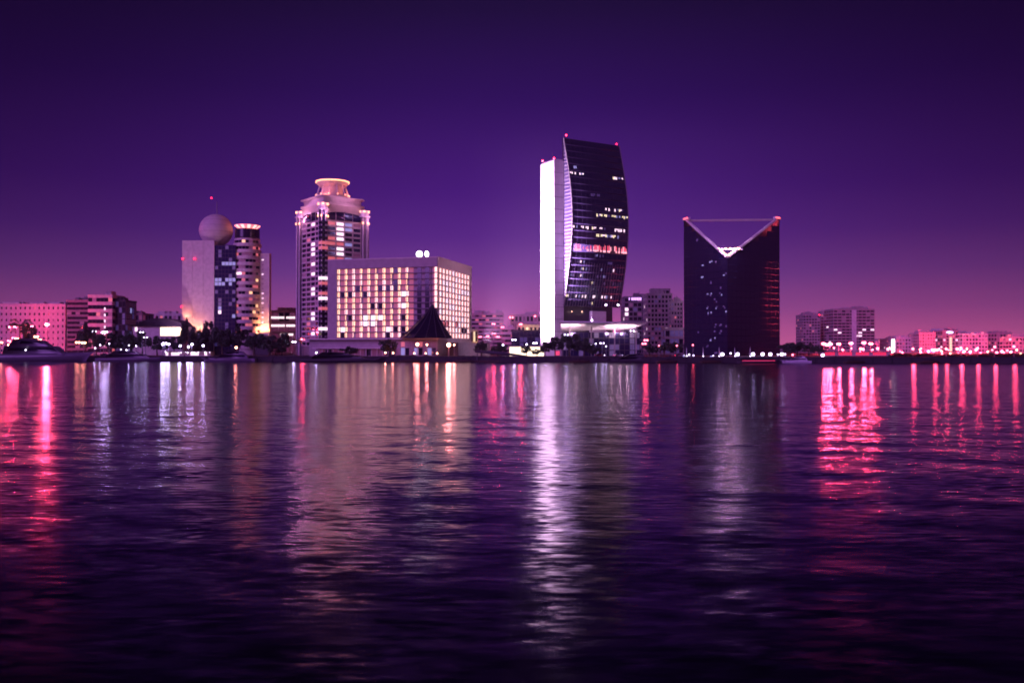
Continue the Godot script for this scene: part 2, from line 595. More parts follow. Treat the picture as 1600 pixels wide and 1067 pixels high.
	for j in zs.size() - 1:
		for i in nx - 1:
			var k := j * nx + i
			for id in [k, k + nx, k + 1, k + 1, k + nx, k + nx + 1]: st.add_index(id)
	structure("water", st.commit(), water)

# ------------------------------------------------------------------ the bank tower with the floodlit slab and the bulging glass sail
func bank_tower() -> void:
	rng.seed = 1
	var d := 500.0
	var t := thing("bank_tower", "tower with floodlit white slab and bulging dark glass sail with a red lit floor", "skyscraper", Vector3(gx(866, d), GY, -d), 30.0)
	var base := GY
	var top := hy(249, d) - base
	# slab
	box(t, "slab", M.grey, Vector3(0.2, 0, -14.6), Vector3(6.5, top - 0.1, -0.2))
	var np := 16
	for k in np: box(t, "panel", M.white, Vector3(0, top * k / np + 0.14, -14.8), Vector3(6.6, top * (k + 1) / np - 0.14, 0))
	box(t, "slab_cap", M.white, Vector3(0.4, top, -14.2), Vector3(6.2, top + 0.8, -0.5))
	rod(t, "antenna", M.metal, Vector3(4, top, -8), Vector3(4, top + 6, -8), 0.12)
	# sail body
	var y0 := hy(478, 503) - base
	var y1 := hy(214, 503) - base
	var xe := 6.62
	var W := 47.0
	var B := 9.0
	var BK := -1.6
	var floors := 25
	var cols := 12
	var curve := func(f: float) -> float: return B * sin(PI * clampf(f, 0.0, 1.0))
	var st := SurfaceTool.new()
	st.begin(Mesh.PRIMITIVE_TRIANGLES)
	var steps := 50
	for i in steps:
		var fa := float(i) / steps
		var fb := float(i + 1) / steps
		var ya := lerpf(y0, y1, fa)
		var yb := lerpf(y0, y1, fb)
		var za: float = curve.call(fa) - 0.25
		var zb: float = curve.call(fb) - 0.25
		quad(st, Vector3(xe, ya, za), Vector3(W, ya, za), Vector3(W, yb, zb), Vector3(xe, yb, zb))
		quad(st, Vector3(xe, ya, BK), Vector3(xe, ya, za), Vector3(xe, yb, zb), Vector3(xe, yb, BK))
		quad(st, Vector3(W, ya, za), Vector3(W, ya, BK), Vector3(W, yb, BK), Vector3(W, yb, zb))
	quad(st, Vector3(xe, y0, BK), Vector3(W, y0, BK), Vector3(W, y1, BK), Vector3(xe, y1, BK))
	quad(st, Vector3(xe, y0, BK), Vector3(W, y0, BK), Vector3(W, y0, -0.25), Vector3(xe, y0, -0.25))
	quad(st, Vector3(xe, y1, BK), Vector3(W, y1, BK), Vector3(W, y1, -0.25), Vector3(xe, y1, -0.25))
	st.generate_normals()
	part(t, "sail_body", st.commit(), M.sailframe)
	box(t, "rear_body", M.dark, Vector3(xe + 0.05, 0, -14.2), Vector3(W - 4.0, top - 3.0, BK - 0.01))
	# panes of the curtain wall, floor by floor from the foot
	var fh := (y1 - y0) / floors
	var cw := (W - xe - 0.8) / cols
	# lit pattern: floor -> [first column, last column, chance, material]
	var lit := {1: [0, 11, 0.95, "win_white"], 3: [2, 7, 0.3, "win_dimcool"], 4: [1, 9, 0.35, "win_dimcool"], 5: [1, 6, 0.55, "win_cool"], 6: [0, 9, 0.3, "win_dimcool"], 9: [6, 9, 0.0, "win_cream"], 10: [5, 9, 0.8, "win_cream"], 11: [0, 11, 0.9, "win_white"], 13: [5, 11, 0.95, "win_cream"], 14: [7, 10, 0.95, "win_white"], 16: [2, 8, 0.3, "win_dimcool"], 18: [0, 2, 0.0, "win_cool"], 19: [0, 2, 0.95, "win_white"], 20: [1, 2, 0.6, "win_cool"]}
	for r in floors:
		var f := (r + 0.5) / floors
		var zc: float = curve.call(f)
		var slope: float = atan2(B * PI * cos(PI * f), y1 - y0)
		if r == 8: continue
		for c in cols:
			var m: Material = M.sailgl
			if lit.has(r) and c >= lit[r][0] and c <= lit[r][1] and rng.randf() < lit[r][2]: m = M[lit[r][3]]
			if r == 19 and c >= 9: m = M.win_white
			if r < 8 and m == M.sailgl and rng.randf() < 0.12: m = M.win_dimcool
			var tall := fh * 0.86
			if m != M.sailgl:
				for q in 3:
					if rng.randf() < 0.2: continue
					var hm: Material = m if rng.randf() < 0.6 else [M.win_cream, M.win_cool, M.win_dimcool, M.win_white][rng.randi() % 4]
					var th := fh * rng.randf_range(0.2, 0.46)
					part(t, "window_light", BOX, hm, Vector3(xe + 0.4 + (c + (q + 0.5) / 3.0) * cw, y0 + (r + 0.72) * fh - th / 2, zc + 0.05), Vector3(cw / 3.0 - rng.randf_range(0.12, 0.5), th, 0.12), Vector3(slope, 0, 0))
				m = M.sailgl
			part(t, "window", BOX, m, Vector3(xe + 0.4 + (c + 0.5) * cw, y0 + (r + 0.5) * fh, zc), Vector3(cw - 0.18, tall, 0.12), Vector3(slope, 0, 0))
	# open red lit floor whose uneven fins glow by themselves in place of uplights
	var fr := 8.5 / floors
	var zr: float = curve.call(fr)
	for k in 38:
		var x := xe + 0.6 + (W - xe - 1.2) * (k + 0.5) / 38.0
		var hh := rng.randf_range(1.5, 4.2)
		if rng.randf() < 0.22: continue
		part(t, "glow_fin", BOX, [M.fin_red, M.fin_pink, M.fin_white][k * 7 % 3], Vector3(x, y0 + 8.35 * fh + hh / 2, zr + 0.25), Vector3(rng.randf_range(0.25, 0.6), hh, 0.25))
		if rng.randf() < 0.75: part(t, "glow_ledge", BOX, M.fin_white, Vector3(x, y0 + 8.12 * fh + 0.45, zr + 0.3), Vector3(0.9, rng.randf_range(0.6, 1.3), 0.25))
	# mullions over the lower part
	for k in 22:
		var x := xe + 0.3 + (W - xe - 0.6) * k / 21.0
		for s in 4:
			var f0 := s / 25.0 * 1.6
			var f1 := (s + 1) / 25.0 * 1.6
			beam(t, "mullion", M.grey, Vector3(x, lerpf(y0, y1, f0), curve.call(f0) + 0.2), Vector3(x, lerpf(y0, y1, f1), curve.call(f1) + 0.2), 0.16, 0.16)
	# end wall: rungs between the flat back and the curved edge, pale edge rail
	for k in 46:
		var f := (k + 1.0) / 47.0
		var zf: float = curve.call(f)
		var y := lerpf(y0, y1, f)
		box(t, "rung", M.grey, Vector3(xe - 0.16, y - 0.2, -0.3), Vector3(xe - 0.02, y + 0.2, zf - 0.5))
	for s in 24:
		var f0 := s / 24.0
		var f1 := (s + 1) / 24.0
		beam(t, "edge_rail", M.grey, Vector3(xe - 0.15, lerpf(y0, y1, f0), curve.call(f0) + 0.15), Vector3(xe - 0.15, lerpf(y0, y1, f1), curve.call(f1) + 0.15), 0.45, 0.45)
		beam(t, "edge_rail", M.grey, Vector3(W + 0.1, lerpf(y0, y1, f0), curve.call(f0) + 0.1), Vector3(W + 0.1, lerpf(y0, y1, f1), curve.call(f1) + 0.1), 0.3, 0.3)
	# undercroft below the sail: core, soffit strip of light, pylon
	box(t, "core", M.dark, Vector3(6.62, 0, -12), Vector3(44, y0 - 0.05, -5))
	for k in 8:
		box(t, "soffit_panel", M.white, Vector3(11 + k * 3.6, y0 - 2.3, -2.3), Vector3(11 + k * 3.6 + 3.4, y0 - 1.0, -1.9))
		if k % 2 == 0:
			part(t, "soffit_lamp", SPH, M.lamp_warm, Vector3(12.7 + k * 3.6, y0 - 3.0, -0.6), Vector3.ONE * 0.18)
			omni(t, Vector3(12.7 + k * 3.6, y0 - 3.0, -0.3), Color(1.0, 0.86, 0.8), 3.5, 0.2)
	for q in [[966, 476.5, 508], [947, 476.5, 505], [925, 500.5, 500]]:
		var sp := t.transform.affine_inverse() * at(q[0], q[1], q[2])
		part(t, "soffit_lamp", SPH, M.string, sp, Vector3.ONE * 0.6)
		rod(t, "lamp_rod", M.metal, sp, Vector3(sp.x, maxf(sp.y + 1.0, y0), sp.z), 0.1)
	box(t, "pylon", M.white, Vector3(26, 6, -3), Vector3(36, y0 - 2.6, 1.5))
	# glazed podium with the winged canopy
	var p := thing("banking_hall", "low glazed hall under a glowing winged canopy at the foot of the sail tower", "building", ground(940, 486), 0.0)
	var hw := 60.0 / F * 486.0
	var ph := hy(519, 486) - GY
	box(p, "wall", M.dark, Vector3(-hw, 0, -9), Vector3(hw, ph, 0))
	var choose := func(c, r):
		var v := rng.randf()
		return M.win_cool if v < 0.03 else (M.win_dimcool if v < 0.35 else M.bluegl)
	facade(p, front(-hw, 0, 0), hw * 2, ph, 15, 4, 0.35, 0.3, M.dark, choose)
	var cs := SurfaceTool.new()
	cs.begin(Mesh.PRIMITIVE_TRIANGLES)
	var fl := at(875, 503.5, 462); var frt := at(1011, 505.5, 470); var br := at(985, 515, 492); var bl := at(877, 517.5, 494)
	for s in [0.0, 0.7]:
		quad(cs, fl + Vector3.UP * s, frt + Vector3.UP * s * 0.4, br + Vector3.UP * s, bl + Vector3.UP * s)
	for e in [[fl, frt], [frt, br], [br, bl], [bl, fl]]:
		quad(cs, e[0], e[1], e[1] + Vector3.UP * 0.7, e[0] + Vector3.UP * 0.7)
	cs.generate_normals()
	var cn := part(p, "canopy", cs.commit(), M.white, -p.position)
	for q in [[884, 500, 470], [900, 500, 470], [955, 500, 474], [968, 500, 474], [980, 500, 474]]:
		var pos: Vector3 = Vector3(gx(q[0], q[2]), 15.0, -q[2]) - p.position
		part(p, "uplight_lamp", CONE, M.metal, pos - Vector3(0, 0.6, 0), Vector3(0.4, 1.0, 0.4))
		spot(p, pos, pos + Vector3(0, 5, -5), Color(1.0, 0.80, 0.92), 220.0, 75.0, 0.3)
		omni(p, Vector3(gx(q[0], 481), 15.6, -481.0) - p.position, Color(1.0, 0.80, 0.92), 12.0, 0.3)
	for x in [-0.85, -0.3, 0.3, 0.85]:
		rod(p, "column", M.concrete, Vector3(hw * x, 0, 8), Vector3(hw * x, hy(507, 474) - GY, 8), 0.35)
	# floodlights that wash the slab
	var org := t.position
	var ax := t.basis.x
	var az := t.basis.z
	for k in 4:
		var pos: Vector3 = org + ax * (-34.0 - 4.0 * k) + az * (-16.0 + k * 5.0) + Vector3.UP * 9.0
		var tg: Vector3 = org + az * -7.4 + Vector3.UP * [26.0, 50.0, 74.0, 94.0][k]
		floodlight(pos, tg, Color(0.98, 0.80, 1.0), [46000.0, 62000.0, 66000.0, 58000.0][k], 34.0, M.lamp_white, "floodlight beside the trees aimed up at the white slab", "floodlights for the white slab")
	beacon(885, 210.5, 503, "red warning light on the taller corner of the glass sail")
	beacon(964, 224.5, 523, "red warning light on the lower corner of the glass sail")
	beacon(866, 246.5, 501, "red warning light on the roof edge of the white slab beside the sail")
	beacon(848, 250.5, 510, "red warning light on the outer roof edge of the white slab")

# ------------------------------------------------------------------ hotel block with lit wall strips
func sail_hotel() -> void:
	rng.seed = 2
	var d := 470.0
	var cor := Vector3(gx(683, d), GY, -d)
	var t := thing("creek_hotel", "square hotel block with rows of glowing wall strips and lit windows", "hotel", cor, -15.06)
	var top := hy(402.5, d) - GY
	var wlo := hy(528, d) - GY
	var wtop := hy(416, d) - GY
	var L := 65.4
	var D := 61.0
	box(t, "wall", M.concrete, Vector3(-L, 0, -D), Vector3(-0.9, top, -0.9))
	# surrounding frame of plain wall on the long face
	box(t, "frame_wall", M.concrete, Vector3(-L - 0.1, 0, -0.9), Vector3(-L + 5.6, top, 0.3))
	box(t, "frame_wall", M.concrete, Vector3(-L + 5.6, wtop, -0.9), Vector3(0.2, top, 0.3))
	box(t, "frame_wall", M.concrete, Vector3(-L + 5.6, 0, -0.9), Vector3(0.2, wlo, 0.3))
	box(t, "parapet", M.stone, Vector3(-L - 0.3, top, -D - 0.3), Vector3(0.5, top + 0.7, 0.5))
	var rows := 12
	var rh := (wtop - wlo) / rows
	var x0 := -L + 5.6
	var cols := 13
	var cw := (-0.2 - x0) / cols
	for r in rows + 1:
		box(t, "floor_slab", M.grey, Vector3(x0, wlo + r * rh - 0.22, -0.9), Vector3(0.1, wlo + r * rh + 0.22, 0.25))
	for r in rows:
		var rr := rows - 1 - r     # counted from the roof
		for c in cols:
			var xa := x0 + c * cw
			var ya := wlo + r * rh + 0.22
			var yb := wlo + (r + 1) * rh - 0.22
			var dark_bay := (c == 10 or c == 11)
			# wall strip beside each window with uplight painted on it as emission; the widths differ at random
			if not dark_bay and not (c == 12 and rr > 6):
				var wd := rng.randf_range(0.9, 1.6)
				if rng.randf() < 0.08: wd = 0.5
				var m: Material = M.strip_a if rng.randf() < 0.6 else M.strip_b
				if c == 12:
					box(t, "glow_strip", M.strip_b, Vector3(xa + cw - 1.5, ya, -0.8), Vector3(xa + cw - 0.2, yb, -0.5))
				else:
					box(t, "glow_strip", m, Vector3(xa, ya + 0.3, -0.8), Vector3(xa + wd, yb, -0.5))
				box(t, "pier", M.stone, Vector3(xa + wd * 0.5 - 0.06, ya, -0.5), Vector3(xa + wd * 0.5 + 0.06, yb, 0.05))
			var gm: Material = M.glass
			if (rr == 8 and c >= 3 and c <= 5) or (rr == 9 and (c == 3 or c == 4)) or (rr == 4 and c == 8) or (rr == 6 and c == 8) or (rr == 10 and (c == 0 or c == 6)): gm = M.win_white
			elif (rr == 5 and (c == 1 or c == 2)) or (rr == 2 and c == 3) or (rr == 3 and c == 3) or (rr == 2 and c == 8) or (rr == 5 and c == 7) or (rr == 7 and c == 9) or (rr == 8 and c == 9): gm = M.win_pink
			elif rng.randf() < 0.86 and not dark_bay: gm = M.hotel_dim
			box(t, "window", gm, Vector3(xa + 2.0, ya + 0.1, -0.85), Vector3(xa + cw - 0.15 - (1.6 if c == 12 else 0.0), yb - 0.1, -0.7))
	# short face towards the street: almost every window lit
	var rcols := 10
	var rw := (D - 6.0) / rcols
	box(t, "frame_wall", M.stone, Vector3(-0.9, wtop, -D), Vector3(0.2, top, -0.9))
	box(t, "frame_wall", M.stone, Vector3(-0.9, 0, -D), Vector3(0.2, wtop, -D + 3.0))
	box(t, "frame_wall", M.stone, Vector3(-0.9, 0, -D + 3.0), Vector3(0.2, wlo, -0.9))
	for r in rows + 1:
		box(t, "floor_slab", M.stone, Vector3(-0.9, wlo + r * rh - 0.35, -D + 3.0), Vector3(0.1, wlo + r * rh + 0.35, -2.0))
	for c in rcols + 1:
		var zc := -3.0 - c * rw
		box(t, "pier", M.stone, Vector3(-0.9, wlo, zc - 0.7), Vector3(0.05, wtop, zc + 0.7))
	for r in rows:
		var rr := rows - 1 - r
		for c in rcols:
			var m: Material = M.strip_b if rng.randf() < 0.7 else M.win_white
			if rr >= 9 and rng.randf() < 0.3: m = M.win_pink
			if rr == 10 and (c == 7 or c == 8): m = M.glass
			var zb := -3.0 - c * rw - 0.75
			box(t, "window", m, Vector3(-0.88, wlo + r * rh + 0.4, zb - rw + 1.5), Vector3(-0.6, wlo + (r + 1) * rh - 0.4, zb))
	# flared dark atrium roof at the corner
	var base_c := ground(668, 452) - cor
	var apex := at(676, 476, 462) - cor
	var inv := t.basis.inverse()
	var st := SurfaceTool.new()
	st.begin(Mesh.PRIMITIVE_TRIANGLES)
	st.set_smooth_group(-1)
	var ylow := hy(528.5, 455) - GY
	var rings := 9
	var seg := 14
	var pts: Array = []
	for i in rings + 1:
		var f := float(i) / rings
		var rad := 12.0 * pow(1.0 - f, 1.25) + 0.9 * (1.0 - f) + 0.35
		var ctr := base_c.lerp(apex, pow(f, 0.8))
		ctr.y = lerpf(ylow, apex.y, f)
		var ring: Array = []
		for k in seg:
			var a := TAU * (k + 0.5) / seg
			var stretch := 1.12 if cos(a) < 0 else 0.98
			ring.append(inv * (ctr + Vector3(cos(a) * rad * stretch, 0, sin(a) * rad * 0.8)))
		pts.append(ring)
	for i in rings:
		for k in seg:
			quad(st, pts[i][k], pts[i][(k + 1) % seg], pts[i + 1][(k + 1) % seg], pts[i + 1][k])
	st.generate_normals()
	part(t, "atrium_roof", st.commit(), M.glass)
	for k in seg:
		for i in range(0, rings, 3):
			beam(t, "rib", M.dark, pts[i][k], pts[mini(i + 3, rings)][k], 0.3, 0.3)
	# podium with canopy
	box(t, "podium", M.concrete, Vector3(-L - 3, 0, 0.35), Vector3(6, wlo - 1.0, 16))
	box(t, "podium", M.concrete, Vector3(0.25, 0, -D), Vector3(12, wlo - 2.5, 0.3))
	box(t, "podium_roof", M.stone, Vector3(-L - 5, wlo - 1.0, 0.36), Vector3(8, wlo - 0.3, 19))
	box(t, "canopy", M.stone, Vector3(-L + 2, 4.2, 16), Vector3(-18, 4.9, 22))
	for k in 14:
		rod(t, "column", M.stone, Vector3(-L + 4 + k * 3.2, 0, 20.5), Vector3(-L + 4 + k * 3.2, 4.2, 20.5), 0.3)
	for k in 11:
		var xk := -L + 3.0 + k * 3.9
		box(t, "window", M.win_dim if k % 3 != 1 else M.glass, Vector3(xk, 0.6, 16.0), Vector3(xk + 3.2, 3.8, 16.1))
	for k in 9:
		var xk := -17.0 + k * 2.5
		box(t, "window", [M.win_dim, M.win_cool, M.glass][k % 3], Vector3(xk, 0.8, 16.0), Vector3(xk + 2.1, 4.6, 16.12))
		box(t, "window", M.win_pink if k % 4 == 1 else M.win_dim, Vector3(xk, 5.3, 16.0), Vector3(xk + 2.1, 7.8, 16.12))
	# round signs on the roof, one turned to each street
	for s in [[655.0, 397.0, 478.0, 4.6, "white round luminous sign on the roof of the square hotel facing the water", 8.0], [666.5, 397.0, 476.0, 4.6, "white round luminous sign on the hotel roof turned to the side street", 62.0]]:
		var o := thing("roof_sign", s[4], "sign", at(s[0], s[1], s[2]), s[5])
		var r: float = s[3] / F * s[2] * 1.12
		var disc := part(o, "sign_face", CYL, M.sign, Vector3(0, 0, 0), Vector3(r, 0.35, r), Vector3(PI / 2, 0, 0))
		part(disc, "rim", CYL, M.metal, Vector3(0, -0.5, 0), Vector3(1.06, 0.6, 1.06))
		rod(o, "post", M.metal, Vector3(0, -r - 1.5, -0.3), Vector3(0, -r + 0.2, -0.3), 0.15)
		omni(o, Vector3(0, 0, 1.4), Color(1, 0.9, 1), 6.0, 1.0)

# ------------------------------------------------------------------ tower with corner column clusters and a ring crown
func crown_tower() -> void:
	rng.seed = 3
	var d := 548.0
	var cor := Vector3(gx(503, d), GY, -d)
	var t := thing("crown_tower", "pale octagonal tower with corner columns and a glowing ring crown on its roof", "skyscraper", cor, 40.6)
	var S := 32.0
	var top := hy(317, d) - GY
	# core with chamfered corners
	var c := 2.6
	var plan := PackedVector2Array([Vector2(c, -0.6), Vector2(S - c, -0.6), Vector2(S - 0.6, -c), Vector2(S - 0.6, -S + c), Vector2(S - c, -S + 0.6), Vector2(c, -S + 0.6), Vector2(0.6, -S + c), Vector2(0.6, -c)])
	part(t, "core", plan_solid(plan, 0, top), M.stone)
	var big := PackedVector2Array()
	var ctr := Vector2(S / 2, -S / 2)
	for v in plan: big.append(ctr + (v - ctr) * 1.04)
	part(t, "cornice", plan_solid(big, top, top + 1.2), M.white)
	var small := PackedVector2Array()
	for v in plan: small.append(ctr + (v - ctr) * 0.93)
	part(t, "attic", plan_solid(small, top + 1.2, top + 5.0), M.white)
	part(t, "cornice", plan_solid(big, top + 5.0, top + 5.6), M.white)
	# arched wall panel around the windows of both visible faces
	var floors := 25
	var wl := 3.5
	var rows_top := top - 10.5
	var rh := (rows_top - 6.0) / floors
	for face in 2:
		var fr := front(c + wl - 2.4, 6.0, -0.6) if face == 0 else side_left(0.6, 6.0, -S + c + wl - 2.4)
		var w := S - 2 * (c + wl - 2.4)
		var choose := func(cc, r):
			var v := rng.randf()
			if face == 0:
				if cc == 1 and r > 14: return M.win_white if v < 0.7 else M.win_pink
				if cc == 2 and r > 14: return M.win_cool if v < 0.45 else M.glass
				if cc == 0 and r > 14: return M.win_pink if v < 0.4 else M.bluegl
				return M.bluegl if v < 0.75 else M.win_dim
			if cc == 2: return M.win_white if v < 0.35 else (M.win_dim if v < 0.6 else M.glass)
			if cc == 1: return M.win_pink if v < 0.12 else M.glass
			return M.glass if v < 0.8 else M.win_dim
		facade(t, fr, w, rows_top - 6.0, 4, floors, 1.1, 0.8, M.stone, choose, 0.5)
		# arched top window
		var arc := PackedVector2Array([Vector2(0, 0), Vector2(w, 0)])
		for k in 11:
			var a := PI * k / 10.0
			arc.append(Vector2(w / 2 + cos(a) * w / 2, 3.4 + sin(a) * 2.0))
		var ap := part(t, "arched_window", prism(arc, 0.0, 0.12), M.bluegl if face == 0 else M.glass)
		ap.transform = fr * Transform3D(Basis(), Vector3(0, rows_top - 6.0 + 0.8, 0))
		for k in 3:
			var mu := part(t, "mullion", BOX, M.stone)
			mu.transform = fr * Transform3D(Basis.from_scale(Vector3(0.3, 4.8, 0.3)), Vector3(w * (k + 1) / 4.0, rows_top - 6.0 + 3.2, 0.16))
	# corner column clusters with lit capitals
	for cr in [[0.9, -0.9, 0], [S - 0.9, -0.9, 1], [0.9, -S + 0.9, 1], [S - 0.9, -S + 0.9, 1]]:
		var ctop := top - (6.0 if cr[2] == 1 else 4.0)
		var cl := part(t, "corner_shaft", CYL, M.bluegl if cr[2] == 0 else M.grey, Vector3(cr[0], ctop / 2, cr[1]), Vector3(2.3, ctop, 2.3))
		for k in 6:
			var a := TAU * k / 6.0 + 0.3
			rod(t, "corner_column", M.white, Vector3(cr[0] + cos(a) * 2.7, 0, cr[1] + sin(a) * 2.7), Vector3(cr[0] + cos(a) * 2.7, ctop, cr[1] + sin(a) * 2.7), 0.42)
			var q := Vector3(cr[0] + cos(a) * 3.1, ctop - 4.0, cr[1] + sin(a) * 3.1)
			part(t, "capital_light", BOX, M.lantern, q, Vector3(0.8, 1.4, 0.8))
		part(t, "capital", CYL, M.white, Vector3(cr[0], ctop + 0.4, cr[1]), Vector3(3.9, 0.8, 3.9))
		part(t, "capital", CYL, M.white, Vector3(cr[0], ctop + 2.6, cr[1]), Vector3(3.0, 3.6, 3.0))
		for k in 6:
			var a := TAU * k / 6.0
			part(t, "capital_light", BOX, M.lantern, Vector3(cr[0] + cos(a) * 3.1, ctop + 3.6, cr[1] + sin(a) * 3.1), Vector3(1.2, 1.1, 1.2))
		omni(t, Vector3(cr[0] * 1.12 - 2.0, ctop - 1.6, cr[1] + 6.5), Color(1.0, 0.62, 0.86), 65.0, 0.8)
		# the front shaft has office bays between its columns
		if cr[2] == 0:
			for r in floors:
				var lm: Material = M.glass
				if r in [7, 9, 10, 12, 13, 19, 20]: lm = M.win_pink
				if r in [3, 9, 13]: lm = M.win_white
				part(t, "window", BOX, lm, Vector3(cr[0] - 0.55, 6.0 + (r + 0.4) * rh, cr[1] + 1.05), Vector3(4.4, 1.9, 4.4), Vector3(0, PI / 4 - deg_to_rad(40.6), 0))
	# crown: drum, brackets and glowing ring
	var cp := Vector3(S / 2, top + 5.6, -S / 2)
	part(t, "drum", CYL, M.stone, cp + Vector3(0, 1.2, 0), Vector3(11.5, 2.4, 11.5))
	part(t, "drum", CYL, M.stone, cp + Vector3(0, 5.4, 0), Vector3(7.0, 6.4, 7.0))
	var ringtop := hy(281, d + 16) - GY
	var dish := PackedVector2Array([Vector2(7.0, ringtop - 4.2), Vector2(10.0, ringtop - 1.8), Vector2(10.7, ringtop), Vector2(9.6, ringtop), Vector2(8.8, ringtop - 1.8), Vector2(6.0, ringtop - 4.0)])
	part(t, "ring_dish", lathe(dish, 40), M.stone, Vector3(cp.x, 0, cp.z))
	for k in 30:
		var a := TAU * k / 30.0
		part(t, "ring_light", BOX, M.lantern, Vector3(cp.x + cos(a) * 10.75, ringtop - 0.3, cp.z + sin(a) * 10.75), Vector3(2.0, 0.7, 0.4), Vector3(0, -a + PI / 2, 0))
	for k in 12:
		var a := TAU * k / 12.0 + 0.2
		rod(t, "bracket", M.white, cp + Vector3(cos(a) * 10.8, 2.2, sin(a) * 10.8), Vector3(cp.x + cos(a) * 8.6, ringtop - 3.2, cp.z + sin(a) * 8.6), 0.35)
		part(t, "drum_light", BOX, M.lantern, cp + Vector3(cos(a) * 11.0, 2.7, sin(a) * 11.0), Vector3(0.8, 0.8, 0.8))
	for k in 4:
		var a := TAU * k / 4.0 + 0.9
		omni(t, cp + Vector3(cos(a) * 12.3, 3.6, sin(a) * 12.3), Color(1.0, 0.5, 0.4), 45.0, 0.5)
	for e in [[0, 1], [1, 0]]:
		omni(t, Vector3(S * 0.5 if e[0] == 0 else -9.0, top + 1.5, 9.0 if e[0] == 0 else -S * 0.5), Color(1.0, 0.62, 0.86), 100.0, 0.8)

# ------------------------------------------------------------------ telecom tower with the ball
func ball_tower() -> void:
	rng.seed = 4
	var d := 600.0
	var k := d / F
	var o := ground(340, d)
	var t := thing("ball_tower", "telecom tower of pale slabs and dark glass with a great ball on its roof", "skyscraper", o, 0.0)
	var X := func(px: float) -> float: return (px - 340.0) * k
	var Y := func(py: float) -> float: return hy(py, d) - GY
	box(t, "slab", M.stone, Vector3(X.call(283.5), 0, -20), Vector3(X.call(334), Y.call(375.5), 0))
	var sh: float = Y.call(375.5)
	for r in 11:
		for c in 3:
			var xa: float = lerpf(X.call(283.5), X.call(334), c / 3.0)
			var xb: float = lerpf(X.call(283.5), X.call(334), (c + 1) / 3.0)
			box(t, "panel", M.stone, Vector3(xa + 0.08, sh * r / 11.0 + 0.1, -0.02), Vector3(xb - 0.08, sh * (r + 1) / 11.0 - 0.1, 0.22))
	# glass front
	box(t, "glass_core", M.blackgl, Vector3(X.call(334) + 0.01, 0, -18), Vector3(X.call(367), Y.call(382.5), -0.6))
	var lit_rows := {22: 0.35, 18: 0.7, 17: 0.6, 11: 0.2, 9: 0.15}
	var choose := func(c, r):
		var v := rng.randf()
		if r == 22 and c >= 3: return M.win_cool
		if lit_rows.has(r) and v < lit_rows[r]: return M.win_cool
		if r == 10 and c == 1: return M.win_white
		return M.bluegl if v > 0.15 else M.win_dimcool
	facade(t, front(X.call(334) + 0.02, 0.3, -0.6), X.call(367) - X.call(334) - 0.04, Y.call(382.5) - 0.6, 6, 27, 0.35, 0.2, M.dark, choose, 0.3)
	# banded round shaft
	var rc: float = 19.5 * k
	var cx: float = X.call(379)
	var cz := -rc - 1.0
	part(t, "shaft", CYL, M.stone, Vector3(cx, Y.call(371) / 2, cz), Vector3(rc, Y.call(371), rc))
	var fl := 17
	var fh: float = (Y.call(374) - 4.0) / fl
	for r in fl:
		var yb := 4.0 + r * fh
		part(t, "floor_band", CYL, M.stone, Vector3(cx, yb + fh * 0.3, cz), Vector3(rc + 0.9, fh * 0.5, rc + 0.9))
		for s in 11:
			var a := deg_to_rad(8.0 + s * 16.4)
			var v := rng.randf()
			var m: Material = M.win_warm if v < 0.05 else (M.win_pink if v < 0.13 else (M.win_dim if v < 0.4 else M.glass))
			if r == 11 and s < 9 and s > 5: m = M.win_white
			if r < 5 and v < 0.25: m = M.win_pink
			part(t, "window", BOX, m, Vector3(cx + cos(a) * (rc + 0.08), yb + fh * 0.78, cz + sin(a) * (rc + 0.08)), Vector3(2.15, fh * 0.42, 0.2), Vector3(0, -a + PI / 2, 0))
	part(t, "glass_storey", CYL, M.blackgl, Vector3(cx, Y.call(362.5), cz), Vector3(rc * 0.98, 6.2 , rc * 0.98))
	# shallow roof bowl that glows inside
	var yb2: float = Y.call(356)
	var bowl := PackedVector2Array([Vector2(0.2, yb2 - 0.6), Vector2(rc * 0.55, yb2), Vector2(rc * 1.02, yb2 + 3.2), Vector2(rc * 0.96, yb2 + 3.2), Vector2(rc * 0.5, yb2 + 0.5), Vector2(0.2, yb2 - 0.1)])
	part(t, "roof_bowl", lathe(bowl, 32), M.white, Vector3(cx, 0, cz))
	for s in 22:
		var a := TAU * s / 22.0
		var pa := Vector3(cx + cos(a) * rc * 0.62, yb2 + 0.5, cz + sin(a) * rc * 0.62)
		var pb := Vector3(cx + cos(a) * rc * 1.0, yb2 + 3.0, cz + sin(a) * rc * 1.0)
		beam(t, "bowl_lamp", M.bowl_hot if s % 2 == 0 else M.bowl, pa + Vector3(0, -0.25, 0), pb + Vector3(0, -0.25, 0), 2.2, 0.2)
	omni(t, Vector3(cx, yb2 + 5.5, cz), Color(1.0, 0.42, 0.45), 40.0, 1.2)
	# ball with mast
	var br: float = 25.8 * k
	var ball := PackedVector2Array()
	for i in 25:
		var a := -PI / 2 * 0.75 + (PI / 2 + PI / 2 * 0.75) * i / 24.0
		ball.append(Vector2(maxf(0.05, cos(a)) * br, sin(a) * br))
	part(t, "ball", lathe(ball, 40), M.stone, Vector3(X.call(328), Y.call(356.5), -11))
	for s in 5:
		var a := -0.5 + s * 0.38
		part(t, "ball_seam", CYL, M.grey, Vector3(X.call(328), Y.call(356.5) + sin(a) * br, -11), Vector3(cos(a) * br + 0.12, 0.16, cos(a) * br + 0.12))
	rod(t, "mast", M.metal, Vector3(X.call(329), Y.call(332), -11), Vector3(X.call(329), Y.call(311), -11), 0.3)
	# second slab behind, with one column of small windows
	box(t, "slab", M.stone, Vector3(X.call(399.5), 0, -13), Vector3(X.call(415), Y.call(393.5), -8))
